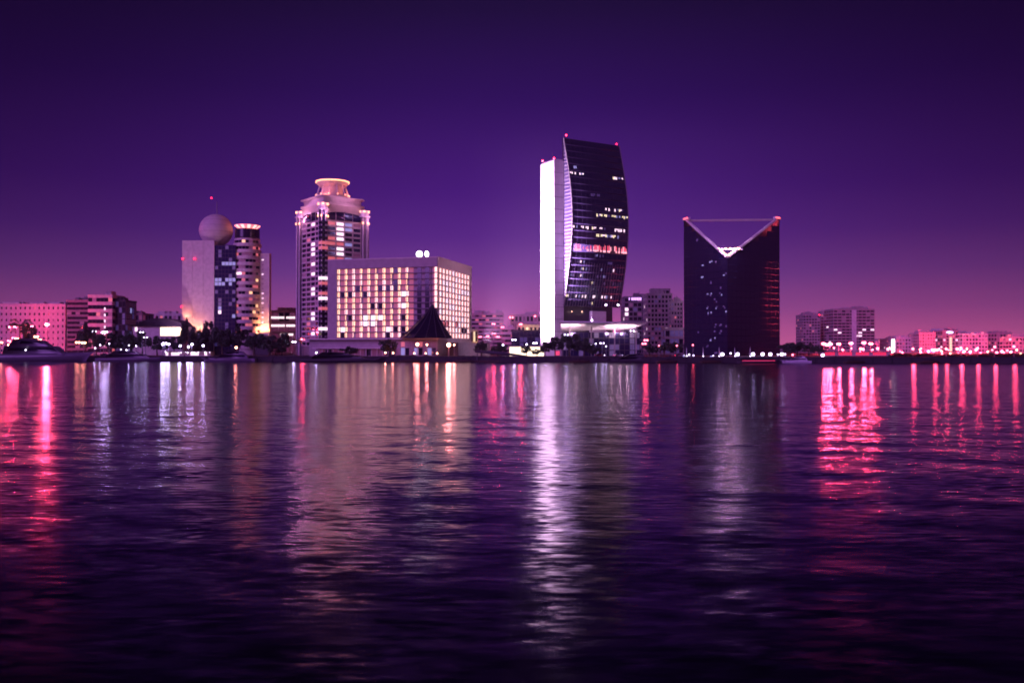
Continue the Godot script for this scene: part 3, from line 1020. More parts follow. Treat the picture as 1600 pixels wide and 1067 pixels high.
	for r in 14:
		box(t, "window", M.win_white if rng.randf() < 0.6 else M.win_dim, Vector3(X.call(403), Y.call(405.0 + r * 7.6), -8.0), Vector3(X.call(406), Y.call(403.0 + r * 7.6), -7.9))
	beacon(329, 309, 611, "red warning light on the mast of the roof ball")
	beacon(284, 404, 599, "red warning light on the outer edge of the blank slab below the ball")
	beacon(303, 404, 599, "red warning light in the middle of the blank slab below the ball")
	beacon(282.5, 479, 599, "red warning light low on the outer edge of the blank slab")
	# warm floodlights at the feet of both slabs
	# raised terrace that carries the floodlights
	box(t, "terrace", M.dark, Vector3(X.call(284), 0, 0.05), Vector3(X.call(333), 12.0, 6.0))
	box(t, "terrace", M.dark, Vector3(X.call(398), 0, -7.9), Vector3(X.call(418), 10.0, -2.0))
	for q in [[290.0, 289.0, 26.0, 150.0], [297.0, 297.0, 20.0, 150.0], [306.0, 306.0, 17.0, 190.0], [314.0, 314.0, 17.0, 190.0], [324.0, 322.0, 16.0, 60.0]]:
		floodlight(Vector3(gx(q[0], d - 3), q[2], -d + 3.4), Vector3(gx(q[1], d), q[2] + 14.0, -d - 0.6), Color(1.0, 0.62, 0.44), q[3], 60.0, M.lamp_warm, "warm floodlight at the foot of the blank slab below the ball", "warm floodlights at the ball tower")
	for q in [402.0, 407.0, 411.0, 420.0]:
		floodlight(Vector3(gx(q, d + 5), 16.0, -d - 4.6), Vector3(gx(minf(q, 411.0), d), 34.0, -d - 8.5), Color(1.0, 0.62, 0.42), 330.0, 60.0, M.lamp_warm, "warm floodlight at the foot of the narrow rear slab of the ball tower", "warm floodlights at the ball tower")
	floodlight(Vector3(gx(290, d - 45), 5.0, -d + 50), Vector3(gx(310, d), 62.0, -d), Color(1.0, 0.72, 0.92), 1500.0, 40.0, M.lamp_warm, "wide floodlight among the trees aimed up at the ball", "warm floodlights at the ball tower")

# ------------------------------------------------------------------ dark triangular tower with the lit V
func triangle_tower() -> void:
	rng.seed = 5
	var df := 520.0
	var dl := 556.0
	var dr := 552.0
	var fp := Vector3(gx(1137, df), GY, -df)
	var lp := Vector3(gx(1069, dl), GY, -dl) - fp
	var rp := Vector3(gx(1219, dr), GY, -dr) - fp
	var top := hy(343.5, dl) - GY
	var vy := hy(401, df) - GY
	var t := thing("triangle_tower", "dark glass triangular tower with a glowing V cut into its top", "skyscraper", fp, 0.0)
	# body up to the foot of the V
	var plan := PackedVector2Array([Vector2(0, 0), Vector2(rp.x, rp.z), Vector2(lp.x, lp.z)])
	part(t, "body", plan_solid(plan, 0, vy - 0.6), M.nightgl)
	# the two screens that rise to the rear corners
	for e in [[lp, 0], [rp, 1]]:
		var end: Vector3 = e[0]
		var len := Vector2(end.x, end.z).length()
		var ux := Vector3(end.x, 0, end.z) / len
		var out := ux.cross(Vector3.UP)
		if out.z < 0: out = -out
		var frame := Transform3D(Basis(ux, Vector3.UP, ux.cross(Vector3.UP)), Vector3.ZERO)
		var zs: float = -1.0 if ux.cross(Vector3.UP).dot(out) > 0 else 1.0
		var tri := PackedVector2Array([Vector2(0.0, vy - 0.6), Vector2(len, vy - 0.6), Vector2(len, top), Vector2(len - 2.0, top)])
		var scr := part(t, "screen_wall", prism(tri, 0.0, zs * 1.2), M.nightgl)
		scr.transform = frame
		# curtain wall panes
		var rows := 22
		var cols := 10 if e[1] == 0 else 12
		var cw := len / cols
		var rh := (top - 1.0) / rows
		for r in rows:
			for c in cols:
				var xn := (c + 0.06) * cw
				var lim := vy - 0.6 + maxf(0.0, xn / (len - 2.0)) * (top - vy + 0.6)
				if (r + 1) * rh > lim - 0.4: continue
				var m: Material = M.nightgl
				var v := rng.randf()
				if e[1] == 0 and c <= 6 and v < 0.14: m = M.win_dimcool
				if e[1] == 0 and c <= 3 and r < 9 and v < 0.35: m = M.win_dimcool
				if e[1] == 0 and ((r == 12 and c == 5) or (r == 14 and c == 3)): m = M.win_cool
				if m != M.nightgl:
					for q in 2:
						var wl := part(t, "window_light", BOX, M.win_cool if m == M.win_cool or rng.randf() < 0.3 else M.win_dimcool)
						wl.transform = Transform3D(Basis(ux * rng.randf_range(0.5, 1.5), Vector3.UP * rng.randf_range(0.5, 1.1), out * 0.1), ux * ((c + rng.randf_range(0.2, 0.8)) * cw) + Vector3.UP * ((r + rng.randf_range(0.3, 0.8)) * rh + 0.3) + out * 0.14)
					m = M.nightgl
				var pn := part(t, "window", BOX, m)
				pn.transform = Transform3D(Basis(ux * (cw - 0.16), Vector3.UP * (rh - 0.2), out * 0.04), ux * ((c + 0.5) * cw) + Vector3.UP * ((r + 0.5) * rh + 0.3) + out * 0.03)
		# pale coping along the V
		var n := 6
		for s in n:
			var a := Vector3(0, vy - 0.2, 0) + out * 0.2 + (ux * (len - 2.0) + Vector3.UP * (top - vy + 0.6)) * (float(s) / n)
			var b := Vector3(0, vy - 0.2, 0) + out * 0.2 + (ux * (len - 2.0) + Vector3.UP * (top - vy + 0.6)) * (float(s + 1) / n)
			beam(t, "coping", M.white, a, b, 1.5, 1.15)
		for s in 5:
			var f := 0.01 + 0.04 * s
			var q := Vector3(0, vy + 1.0, 0) + out * 0.9 + (ux * (len - 2.0) + Vector3.UP * (top - vy + 0.6)) * f
			part(t, "coping_lamp", SPH, M.vlamp, q, Vector3.ONE * (0.6 - 0.06 * s))
		for s in 3:
			omni(t, Vector3(0, vy + 4.6, 0) + out * 3.2 + (ux * (len - 2.0) + Vector3.UP * (top - vy + 0.6)) * (0.06 + 0.3 * s), Color(0.95, 0.70, 1.0), [75.0, 18.0, 7.0][s], 0.5)
		# lit corner finial
		var cpos := Vector3(end.x, top, end.z) - ux * 1.4
		beam(t, "corner_cap", M.white, cpos - ux * 4.4 + Vector3.UP * 0.3 + out * 0.3, cpos + ux * 1.4 + Vector3.UP * 0.3 + out * 0.3, 1.8, 1.4)
		for s in 3: part(t, "corner_lamp", SPH, M.bowl, cpos - ux * (0.5 + s * 1.6) + Vector3.UP * 0.4 + out * 1.3, Vector3.ONE * 0.55)
		omni(t, cpos - ux * 2.0 + Vector3.UP * 1.4 + out * 3.4, Color(1.0, 0.42, 0.36), 4.0, 0.5)
	# rear beam between the corners, and the lamp bar across the foot of the V
	beam(t, "rear_beam", M.concrete, lp + Vector3.UP * (top - 0.4), rp + Vector3.UP * (top - 0.4), 1.2, 1.2)
	var bl := at(1127.5, 389.0, df + 4) - fp
	var brr := at(1161.5, 389.0, df + 4) - fp
	beam(t, "lamp_bar", M.white, bl, brr, 0.8, 1.0)
	for s in 4: part(t, "bar_lamp", SPH, M.vlamp, bl.lerp(brr, 0.2 + 0.2 * s) + Vector3(0, 0.2, 0.8), Vector3.ONE * 0.5)
	beacon(1073.5, 340.5, dl, "red warning light on the corner of the triangular tower beside the office blocks")
	beacon(1216.5, 339.5, dr, "red warning light on the corner of the triangular tower above the dark face")
	for q in [1136.0, 1147.5]:
		var o := thing("warning_light", "one of two red lamps halfway up the triangular tower", "warning light", at(q, 467, df - 0.4 + (5 if q > 1140 else 2)), 0.0, "pair of red lamps on the triangular tower")
		part(o, "lamp", SPH, M.lamp_red, Vector3.ZERO, Vector3.ONE * 0.4)
		part(o, "socket", BOX, M.metal, Vector3(0, 0, -0.6), Vector3(0.3, 0.3, 1.2))

# ------------------------------------------------------------------ the lower city
func low_buildings() -> void:
	rng.seed = 6
	var dark_mix := [[0.06, M.win_pink], [0.14, M.win_dim]]
	var cool_mix := [[0.03, M.win_white], [0.10, M.win_dimcool], [0.08, M.win_dim]]
	var pink_mix := [[0.10, M.win_pink], [0.15, M.win_dim]]
	# far bank beyond the yacht
	var hotel := block("corniche_hotel", "long pink lit hotel with small square windows beyond the yacht", "", -24, 101, 474.5, 700, 30, 0, 17, 8, 2.9, 2.6, M.stone, [[0.05, M.win_pink], [0.10, M.win_dim]])
	box(hotel, "roof_storey", M.dark, Vector3(-20, 31.0, -20), Vector3(22, 36.0, -6))
	block("ministry_block", "dark wing of the banded office block beside the pink hotel", "", 104, 137, 468.5, 640, 22, 0, 5, 11, 1.6, 0.0, M.grey, cool_mix)
	var bb := block("banded_office", "office block with broad pale floor bands between dark windows", "", 137, 174.5, 460.5, 630, 20, 0, 6, 8, 2.4, 0.0, M.stone, dark_mix)
	for r in 7: box(bb, "stair_light", M.win_white, Vector3(3.0, 6.0 + r * 4.4, 0.36), Vector3(4.0, 8.0 + r * 4.4, 0.5))
	block("glass_office", "slim blue glass office adjoining the banded block", "", 174.5, 195, 468.5, 634, 18, 0, 4, 9, 0.5, 0.3, M.dark, [[0.05, M.win_cool], [0.2, M.win_dimcool]])
	block("low_office", "low dark office between the banded block and the ball tower", "", 196, 222, 489, 690, 20, 0, 4, 6, 1.2, 0.5, M.grey, dark_mix)
	block("pink_terrace", "low pink lit terrace with a row of openings under its roof", "", 220, 283, 489.5, 720, 20, 0, 9, 5, 2.2, 1.4, M.stone, pink_mix)
	# hall with a vaulted roof
	var hd := 570.0
	var hk := hd / F
	var h := thing("vaulted_hall", "hall with a dark vaulted roof and one brightly lit end wall", "building", ground(247, hd), 0.0)
	var ht := hy(510, hd) - GY
	box(h, "wall", M.stone, Vector3(-40 * hk, 0, -16), Vector3(38 * hk, ht, 0))
	var vault := PackedVector2Array([Vector2(-43 * hk, ht), Vector2(41 * hk, ht), Vector2(41 * hk, ht + 0.8)])
	for i in 13:
		var a := PI * (i + 0.5) / 13.5
		vault.append(Vector2(4 * hk + cos(a) * 34 * hk, ht + 0.8 + sin(a) * 4.6))
	vault.append(Vector2(-43 * hk, ht + 0.8))
	part(h, "roof", prism(vault, -17.0, 1.6), M.dark)
	for i in 8:
		box(h, "window", M.hall, Vector3((3 + i * 4.2) * hk, ht - 6.2, 0.0), Vector3((6.9 + i * 4.2) * hk, ht - 0.6, 0.15))
	box(h, "sill", M.stone, Vector3(2 * hk, ht - 6.9, 0), Vector3(37.5 * hk, ht - 6.3, 0.5))
	box(h, "window", M.win_white, Vector3(-37 * hk, ht - 3.2, 0.0), Vector3(-33 * hk, ht - 0.5, 0.15))
	# low white building with two lit bands
	var lw := block("white_office", "low white office with two glowing window bands beside the crown tower", "", 417, 461, 484.5, 650, 20, 0, 5, 4, 1.8, 0.6, M.white, [[0.8, M.win_dim]])
	for q in [[496.5, 421.0, 444.0], [496.5, 447.0, 461.0], [509.0, 422.0, 445.0], [509.0, 447.0, 461.0], [523, 438, 446], [523, 450, 458]]:
		var yb := hy(q[0], 650) - GY
		var n := 4
		for i in n:
			var xa := gx(q[1] + (q[2] - q[1]) * i / n, 650) - lw.position.x
			var xb := gx(q[1] + (q[2] - q[1]) * (i + 0.94) / n, 650) - lw.position.x
			box(lw, "window_light", M.band, Vector3(xa, yb - 0.7, 0.4), Vector3(xb, yb + 0.9, 0.55))
	# behind the hotel and the slab tower
	block("pink_block", "pink lit block with many floor bands behind the square hotel", "", 737, 786, 489, 760, 24, 0, 9, 10, 1.9, 0.0, M.stone, pink_mix)
	block("pink_annex", "lower pink lit annex with bright floor bands", "", 784, 803, 511, 735, 20, 0, 4, 5, 2.0, 0.0, M.white, pink_mix)
	block("terrace_block", "pale apartment block with dark window bands behind the floodlit slab", "", 798, 846, 490.5, 790, 24, 0, 8, 5, 2.6, 1.2, M.stone, pink_mix)
	var yb := block("cream_block", "low cream lit building behind the floodlit slab", "", 808, 846, 507, 700, 14, 0, 6, 3, 2.6, 1.4, M.stone, [[0.1, M.win_cream]], false)
	block("blue_glass_hall", "low blue glass hall in front of the cream building", "", 800, 848, 515.5, 640, 14, 0, 8, 4, 0.5, 0.25, M.dark, [[0.18, M.win_dimcool], [0.8, M.bluegl]], false)
	var yl := block("yellow_kiosk", "narrow yellow lit building beside the short face of the square hotel", "", 736, 746, 514.5, 600, 10, 0, 3, 2, 1.2, 0.6, M.stone, [[0.3, M.win_cream]], false)
	floodlight(Vector3(gx(741, 590), 6.0, -590.0), Vector3(gx(741, 600), 14.0, -600.0), Color(1.0, 0.75, 0.42), 120.0, 50.0, M.lamp_warm, "floodlight before the narrow yellow building", "floodlights on low buildings")
	floodlight(Vector3(gx(826, 690), 14.0, -686.0), Vector3(gx(832, 700), 24.0, -700.0), Color(1.0, 0.82, 0.42), 260.0, 60.0, M.lamp_warm, "floodlight before the low cream building", "floodlights on low buildings")
	# between the sail tower and the triangular tower
	var sg := block("sign_office", "dark office with a small lilac sign below its roof", "", 976, 1010, 463, 640, 20, 0, 5, 12, 1.0, 0.6, M.grey, cool_mix)
	for i in 4: box(sg, "sign", M.sign_lilac, Vector3(-3.0 + i * 1.9, hy(469, 640) - GY, 0.4), Vector3(-1.35 + i * 1.9, hy(465, 640) - GY, 0.6))
	box(sg, "sign", M.sign_lilac, Vector3(-4.9, hy(469, 640) - GY, 0.4), Vector3(-4.2, hy(465, 640) - GY, 0.6))
	block("stepped_apartments", "pale apartment tower with a raised roof storey beside the triangular tower", "", 1012, 1050, 458, 620, 22, 0, 7, 13, 1.3, 0.9, M.concrete, cool_mix)
	block("roof_storey_block", "raised middle part behind the pale apartment tower", "", 1019, 1047, 450.5, 632, 10, 0, 4, 14, 1.3, 0.9, M.concrete, cool_mix, false)
	block("corner_apartments", "lower pale apartment wing next to the triangular tower", "", 1049, 1067, 470, 612, 20, 0, 4, 12, 1.4, 0.9, M.concrete, [[0.10, M.win_pink], [0.1, M.win_dim], [0.1, M.win_dimcool]])
	block("garage_block", "low bluish block below the apartment towers", "", 1040, 1068, 512, 590, 14, 0, 4, 3, 1.8, 0.4, M.concrete, [[0.3, M.win_dimcool]], false)
	# beyond the bend of the creek
	var pk := "apartment blocks beyond the bend"
	block("slim_tower", "slim grey tower with one lit window column above dark trees", "", 1255.5, 1282, 491, 900, 22, 0, 6, 13, 1.4, 0.8, M.concrete, dark_mix)
	block("slim_tower", "slim grey tower topped by a red light beside the balcony tower", "", 1283.5, 1298, 489, 930, 22, 0, 4, 13, 1.4, 0.8, M.concrete, pink_mix)
	var bt := block("balcony_tower", "broad tower with stacked balcony bands and a pale centre strip", "", 1303, 1367, 482.5, 880, 26, 0, 10, 14, 1.5, 0.5, M.concrete, [[0.04, M.win_white], [0.16, M.win_dim]])
	box(bt, "centre_strip", M.white, Vector3(-2.4, 0, 0.36), Vector3(2.4, 44, 0.7))
	box(bt, "roof_storey", M.concrete, Vector3(-9, 43.5, -20), Vector3(12, 46.5, -3))
	beacon(1281, 492, 899, "red light on the roof of the slim grey towers")
	var far := [[1391, 1401, 529, 900, 3, 4], [1401, 1424, 527.5, 1000, 5, 4], [1424, 1437, 526, 1020, 3, 4], [1437, 1462, 520, 980, 6, 6], [1461, 1478, 517, 1030, 4, 6], [1474, 1498, 516, 1000, 5, 6], [1497, 1510, 517.5, 1050, 3, 6], [1505, 1544, 521, 990, 8, 5], [1540, 1582, 520, 1010, 9, 5], [1582, 1626, 526, 970, 8, 4], [1366, 1392, 536, 1000, 5, 2]]
	for i in far.size():
		var f: Array = far[i]
		var t := block("far_block", "low pink lit block in the row beyond the bend of the creek", pk, f[0], f[1], f[2], f[3], 24, 0, f[4], f[5], 1.9, 1.3, [M.stone, M.white, M.concrete][i % 3], [[0.12, M.win_pink], [0.06, M.win_white], [0.2, M.win_dim]])
		if i == 0:
			for r in 5: box(t, "sign_light", M.sign, Vector3(-1.6, 1.5 + r * 2.6, 0.4), Vector3(1.6, 3.9 + r * 2.6, 0.6))
		if i == 5:
			for r in 6: box(t, "window_light", M.win_cream, Vector3(-1.3, 2.0 + r * 2.7, 0.4), Vector3(1.3, 4.2 + r * 2.7, 0.6))
			part(t, "roof_light", SPH, M.bowl_white, Vector3(-1.0, 23.6, 0.5), Vector3(4.2, 1.2, 1.0))
	# hazy row along the horizon closing the gaps
	for i in 26:
		var px := -40.0 + i * 66.0 + rng.randf_range(-14, 14)
		var top := rng.randf_range(529, 538)
		if px > 1190 and px < 1262: top = 539.0
		block("horizon_block", "low dim block in the far row on the horizon", "far blocks on the horizon", px, px + rng.randf_range(40, 74), top, 1500 + rng.randf_range(0, 300), 40, 0, 6, 3, 3.0, 2.2, M.concrete, [[0.2, M.win_dim], [0.06, M.win_pink]], false)

# ------------------------------------------------------------------ lit shops, poles, rails on the waterfront
func waterfront() -> void:
	rng.seed = 8
	# bright white pavilion behind the tree silhouettes
	var d := 470.0
	var t := thing("glass_pavilion", "long white lit pavilion behind dark trees beside the floodlit slab", "pavilion", ground(823, d), 0.0)
	var w := 27.0 / F * d
	var ph := hy(540.5, d) - GY
	box(t, "back_wall", M.white, Vector3(-w, 0, -5), Vector3(w, ph - 0.4, -1.0))
	box(t, "roof", M.stone, Vector3(-w - 0.8, ph - 0.4, -5.5), Vector3(w + 0.8, ph, 0.8))
	for i in 12:
		var xa := -w + w * 2 * i / 12.0
		box(t, "window", M.hall, Vector3(xa + 0.1, 0.3, -0.95), Vector3(xa + w / 6.0 - 0.12, ph - 0.6, -0.8))
	# kiosk row with white lights by the ball tower
	var kd := 462.0
	var kq := thing("kiosk_row", "low quayside cafe row with strings of white lamps before the ball tower", "cafe", ground(293, kd), 0.0)
	box(kq, "wall", M.white, Vector3(-12, 0, -5), Vector3(12, 2.6, 0))
	box(kq, "roof", M.grey, Vector3(-12.6, 2.6, -5.4), Vector3(12.6, 2.9, 1.8))
	for i in 16: box(kq, "window", M.win_white if rng.randf() < 0.6 else M.win_dim, Vector3(-11.8 + i * 1.48, 0.7, 0.0), Vector3(-10.5 + i * 1.48, 2.2, 0.12))
	for i in 22:
		if rng.randf() < 0.35: continue
		part(kq, "string_lamp", SPH, M.string, Vector3(-12.4 + i * 1.18, 2.2 + rng.randf_range(-0.2, 0.3), 1.9), Vector3.ONE * rng.randf_range(0.16, 0.3))
	# red lit quay building at the bend
	var rd := 520.0
	var rt := thing("boat_terminal", "low boat terminal glowing red at the bend of the creek", "building", ground(1340, rd), 0.0)
	var rw := 51.0 / F * rd
	box(rt, "wall", M.white, Vector3(-rw, 0, -6), Vector3(rw, 2.4, 0))
	box(rt, "roof", M.stone, Vector3(-rw - 1, 2.9, -7), Vector3(rw + 1, 3.3, 3.0))
	for i in 19:
		var xa := -rw + rw * 2 * i / 19.0
		if i % 5 != 3: box(rt, "window", M.terminal, Vector3(xa + 0.15, 0.35, 0.0), Vector3(xa + rw * 2 / 19.0 - 0.15, 2.1, 0.12))
		rod(rt, "post", M.white, Vector3(xa, 0, 2.6), Vector3(xa, 2.9, 2.6), 0.09)
	# flag poles before the triangular tower
	for px in [1073.0, 1099.0, 1124.0, 1148.5, 1172.5]:
		var p := thing("flag_pole", "slender white pole on the quay before the triangular tower", "pole", ground(px, 425), 0.0, "white poles on the quay")
		var hh := hy(543, 425) - GY
		part(p, "shaft", CONE, M.pole_white, Vector3(0, hh / 2, 0), Vector3(0.17, hh, 0.17))
		part(p, "foot", CYL, M.metal, Vector3(0, 0.2, 0), Vector3(0.4, 0.4, 0.4))
		part(p, "finial", SPH, M.metal, Vector3(0, hh + 0.1, 0), Vector3.ONE * 0.15)
		part(p, "foot_lamp", SPH, M.string, Vector3(0, 0.5, 0.6), Vector3.ONE * 0.22)
		omni(p, Vector3(0, 0.6, 1.0), Color(0.9, 0.85, 1.0), 2.2, 0.2)
	# information panel glowing red by the trees
	var ip := thing("notice_board", "small red lit notice board among dark trees on the quay", "sign", ground(871.5, 432), 0.0)
	box(ip, "sign_panel", M.notice, Vector3(-1.0, 0.9, -0.15), Vector3(1.0, 3.0, 0.0))
	box(ip, "frame", M.metal, Vector3(-1.15, 0.75, -0.35), Vector3(1.15, 3.15, -0.16))
	for s in [-0.8, 0.8]: rod(ip, "leg", M.metal, Vector3(s, 0, -0.2), Vector3(s, 0.9, -0.2), 0.08)
	# pontoon with a sloping tent roof
	var pd := 418.0
	var pt := thing("pontoon_tent", "floating pontoon with a long sloping dark roof by the square hotel", "pontoon", Vector3(gx(792, pd), 0.0, -pd + 8.0), 0.0)
	box(pt, "deck", M.wood, Vector3(-17, -0.6, -4), Vector3(17, 0.9, 4))
	part(pt, "roof", prism(PackedVector2Array([Vector2(-15, 5.6), Vector2(-4, 5.2), Vector2(15, 2.2), Vector2(15, 1.9), Vector2(-15, 4.6)]), -4.0, 4.0), M.dark)
	for q in [[-14.0, 4.7], [-5.0, 4.2], [4.0, 3.1], [13.0, 2.2]]:
		for z in [-3.4, 3.4]: rod(pt, "post", M.metal, Vector3(q[0], 0.9, z), Vector3(q[0], q[1], z), 0.1)
	# parked cars with small lights
	var cars := [[966.0, 452.0, 20.0, "white car parked with its lights on before the glazed hall"], [938.0, 450.0, -15.0, "dark red car parked beside the dark trees and the glazed hall"], [1062.0, 446.0, 5.0, "grey car parked on the quay near the first white pole"], [190.0, 470.0, 0.0, "silver car parked under the trees by the vaulted hall"], [163.0, 470.0, 10.0, "black car parked under the trees beyond the yacht"]]
	for i in cars.size():
		var c: Array = cars[i]
		var cm: Material = [M.hull_white, M.car_red, M.grey, M.metal, M.dark][i]
		var o := thing("parked_car", c[3], "car", ground(c[0], c[1]) + Vector3(0, 0.16, 0), c[2])
		part(o, "body", prism(PackedVector2Array([Vector2(-2.2, 0.3), Vector2(2.2, 0.3), Vector2(2.25, 0.75), Vector2(1.3, 0.95), Vector2(0.7, 1.45), Vector2(-1.1, 1.48), Vector2(-1.9, 0.98), Vector2(-2.25, 0.85)]), -0.85, 0.85), cm)
		part(o, "side_window", prism(PackedVector2Array([Vector2(-1.5, 0.98), Vector2(1.05, 0.98), Vector2(0.6, 1.38), Vector2(-1.0, 1.4)]), -0.87, 0.87), M.blackgl)
		for x in [-1.35, 1.35]:
			for z in [-0.78, 0.78]: part(o, "wheel", CYL, M.dark, Vector3(x, 0.32, z), Vector3(0.32, 0.2, 0.32), Vector3(PI / 2, 0, 0))
		for z in [-0.6, 0.6]:
			part(o, "headlight", SPH, M.string, Vector3(2.2, 0.65, z), Vector3.ONE * 0.2)
			part(o, "tail_light", SPH, M.lamp_red, Vector3(-2.2, 0.7, z), Vector3.ONE * 0.12)

# ------------------------------------------------------------------ lamps
func lamps() -> void:
	var g1 := "pink street lamps before the corniche hotel"
	for q in [[73, 507, 615, 3000.0, 0.95], [15, 511, 655, 1300.0, 0.6], [23.5, 511, 657, 1300.0, 0.6], [48.5, 509.5, 660, 1500.0, 0.65], [40, 520, 600, 120.0, 0.45], [-6, 512, 662, 900.0, 0.6]]:
		street_lamp(q[0], q[1], q[2], "pink", "tall twin street lamp throwing pink light on the long hotel", g1, q[3], q[4])
	for q in [[0, 535], [12.5, 539], [24, 538], [121, 535], [130, 535.5], [56, 526]]:
		street_lamp(q[0], q[1], 520, "warm", "bright lamp on the quay behind the yacht", "warm lamps behind the yacht", 18.0, 0.6)
	for q in [[146.5, 518], [164, 518.5], [161, 519.5]]:
		street_lamp(q[0], q[1], 560, "white", "white lamp before the banded office block", "white lamps by the banded office", 50.0, 0.6)
	for q in [[156, 539], [170, 537], [201, 539.5], [212, 540.5], [221, 519], [227, 527], [148, 544], [188, 546], [197, 547]]:
		street_lamp(q[0], q[1], 480, "white", "small white lamp under the trees before the vaulted hall", "small lamps under the trees", 8.0, 0.3)
	for q in [[253.5, 538], [257, 536.5], [263, 537.5], [281, 540.5], [294, 542], [299.5, 538], [317, 540]]:
		street_lamp(q[0], q[1], 468, "white", "white globe lamp beside the quayside cafe row", "white lamps at the cafe row", 34.0, 0.55)
	street_lamp(368.5, 543, 450, "warm", "single pinkish lamp among dark trees before the ball tower", "", 22.0, 0.6)
	street_lamp(473, 530, 500, "pink", "pink lamp at the foot of the crown tower", "", 50.0, 0.6)
	street_lamp(459, 534, 500, "white", "white lamp between the trees and the crown tower", "", 30.0, 0.45)
	street_lamp(494, 551, 425, "white", "white lamp on the quay before the hotel podium", "", 8.0, 0.4)
	for q in [[652, 538, 420, 60.0, 0.75], [701, 539, 418, 220.0, 0.95], [667, 538.5, 440, 50.0, 0.45], [709.5, 539, 440, 50.0, 0.45]]:
		street_lamp(q[0], q[1], q[2], "warm", "bright warm lamp before the hotel podium", "warm lamps before the hotel podium", q[3], q[4])
	for q in [[602, 551], [614, 551.5], [647, 552], [665, 552], [683, 552]]:
		street_lamp(q[0], q[1], 430, "warm", "low terrace lamp at the foot of the hotel podium", "low terrace lamps of the hotel", 10.0, 0.38)
	for q in [[813.5, 506.5, 690, 160.0], [771, 506, 710, 90.0], [785, 511, 710, 60.0], [762, 525.5, 720, 70.0], [778, 526, 720, 70.0], [771.5, 521, 720, 70.0], [750, 526, 720, 70.0]]:
		street_lamp(q[0], q[1], q[2], "pink", "pink street lamp in the street behind the square hotel", "pink lamps behind the square hotel", q[3], 0.6)
	for q in [[786, 539], [803, 531], [823, 538], [836, 536], [852, 539.5]]:
		street_lamp(q[0], q[1], 480, "white", "white lamp by the lit pavilion", "white lamps by the pavilion", 20.0, 0.42)
	for q in [[885, 523], [931, 537], [941, 536], [924, 538], [947, 541], [988, 517]]:
		street_lamp(q[0], q[1], 455, "white", "small white lamp before the glazed hall", "white lamps before the glazed hall", 5.0, 0.3)
	for q in [[995, 538], [1006.5, 537], [1009.5, 531.5]]:
		street_lamp(q[0], q[1], 520, "pink", "pink lamp under the apartment towers by the glazed hall", "pink lamps below the apartment towers", 40.0, 0.6)
	for q in [[1030, 540], [1058, 540], [1083, 539]]:
		street_lamp(q[0], q[1], 470, "pink", "small pink lamp between trees beside the triangular tower", "small pink lamps by the triangular tower", 4.0, 0.4)
	for q in [1129, 1153, 1177, 1192, 1204, 1222]:
		street_lamp(q, 553.5, 470, "white", "white globe lamp in the row before the triangular tower", "globe lamps before the triangular tower", 30.0, 0.85)
	for q in [[1068, 556], [1077, 554], [1084, 555.5], [1111, 557], [1115, 556], [1142, 552], [1216, 554], [1227, 553.5]]:
		street_lamp(q[0], q[1], 450, "white", "low white path lamp on the quay beside the poles", "low path lamps by the poles", 6.0, 0.34)
	street_lamp(1239, 554.5, 470, "pink", "single pink lamp at the dark trees beside the triangular tower", "", 25.0, 0.5)
	street_lamp(1286, 555, 480, "white", "lilac white lamp at the end of the dark trees", "", 45.0, 0.85)
	for q in [[1287, 537], [1297.5, 537.5], [1293, 539], [1311, 537.5], [1330, 536.5], [1350, 535.5], [1361, 537]]:
		street_lamp(q[0], q[1], 700, "pink", "tall pink street lamp before the balcony tower", "tall pink lamps before the balcony tower", 1600.0, 1.0)
	for q in [[1317, 547], [1345, 545], [1349, 546], [1315, 556], [1322, 558], [1329, 557.5], [1341, 558], [1372, 544.5], [1365, 558], [1381, 558], [1388, 545.5], [1394, 546]]:
		street_lamp(q[0], q[1], 700 if q[1] < 550 else 540, "pink", "lower pink lamp around the red boat terminal", "lower pink lamps by the boat terminal", 500.0 if q[1] < 550 else 60.0, 1.0 if q[1] < 550 else 0.6)
	for q in [[1439, 550], [1451, 549], [1457, 546.5], [1460, 548], [1464.5, 547], [1496, 545], [1507, 549], [1516.5, 549.5], [1525.5, 546.5], [1533, 552], [1558, 551], [1566, 549], [1571, 553.5], [1580, 550]]:
		street_lamp(q[0], q[1], 925, "pink", "tall pink street lamp in the row beyond the bend", "tall pink lamps beyond the bend", 2600.0, 1.2)
	for q in [[1427, 545], [1461, 546], [1479, 545], [1502, 543.5], [1528, 544], [1555, 542], [1585, 541.5], [1612, 543]]:
		street_lamp(q[0], q[1], 384, "pink", "pink promenade lamp at the water edge of the planted bank", "pink promenade lamps at the planted bank", 26.0 + 30.0 * fmod(q[0] * 0.37, 1.0), 0.55)
	for q in [[1402, 557], [1408, 557], [1415, 557], [1421, 557], [1433, 557.5], [1441, 558.5], [1485, 561], [1507, 558], [1545, 558.5], [1587, 558.5]]:
		street_lamp(q[0], q[1], 560, "warm", "low warm lamp on the planted bank beyond the bend", "low warm lamps on the planted bank", 30.0, 0.55)
	rng.seed = 77
	for i in 34:
		var px := rng.randf_range(1390.0, 1600.0)
		street_lamp(px, rng.randf_range(543.0, 556.0), rng.randf_range(640.0, 860.0), "pink" if i % 3 > 0 else "warm", "small bright street lamp in the streets beyond the bend", "small lamps in the streets beyond the bend", 150.0, rng.randf_range(0.45, 0.9))
	for i in 14:
		street_lamp(rng.randf_range(1292.0, 1390.0), rng.randf_range(541.0, 556.0), rng.randf_range(600.0, 760.0), "pink", "small pink lamp in the streets behind the boat terminal", "small lamps behind the boat terminal", 150.0, rng.randf_range(0.45, 0.8))
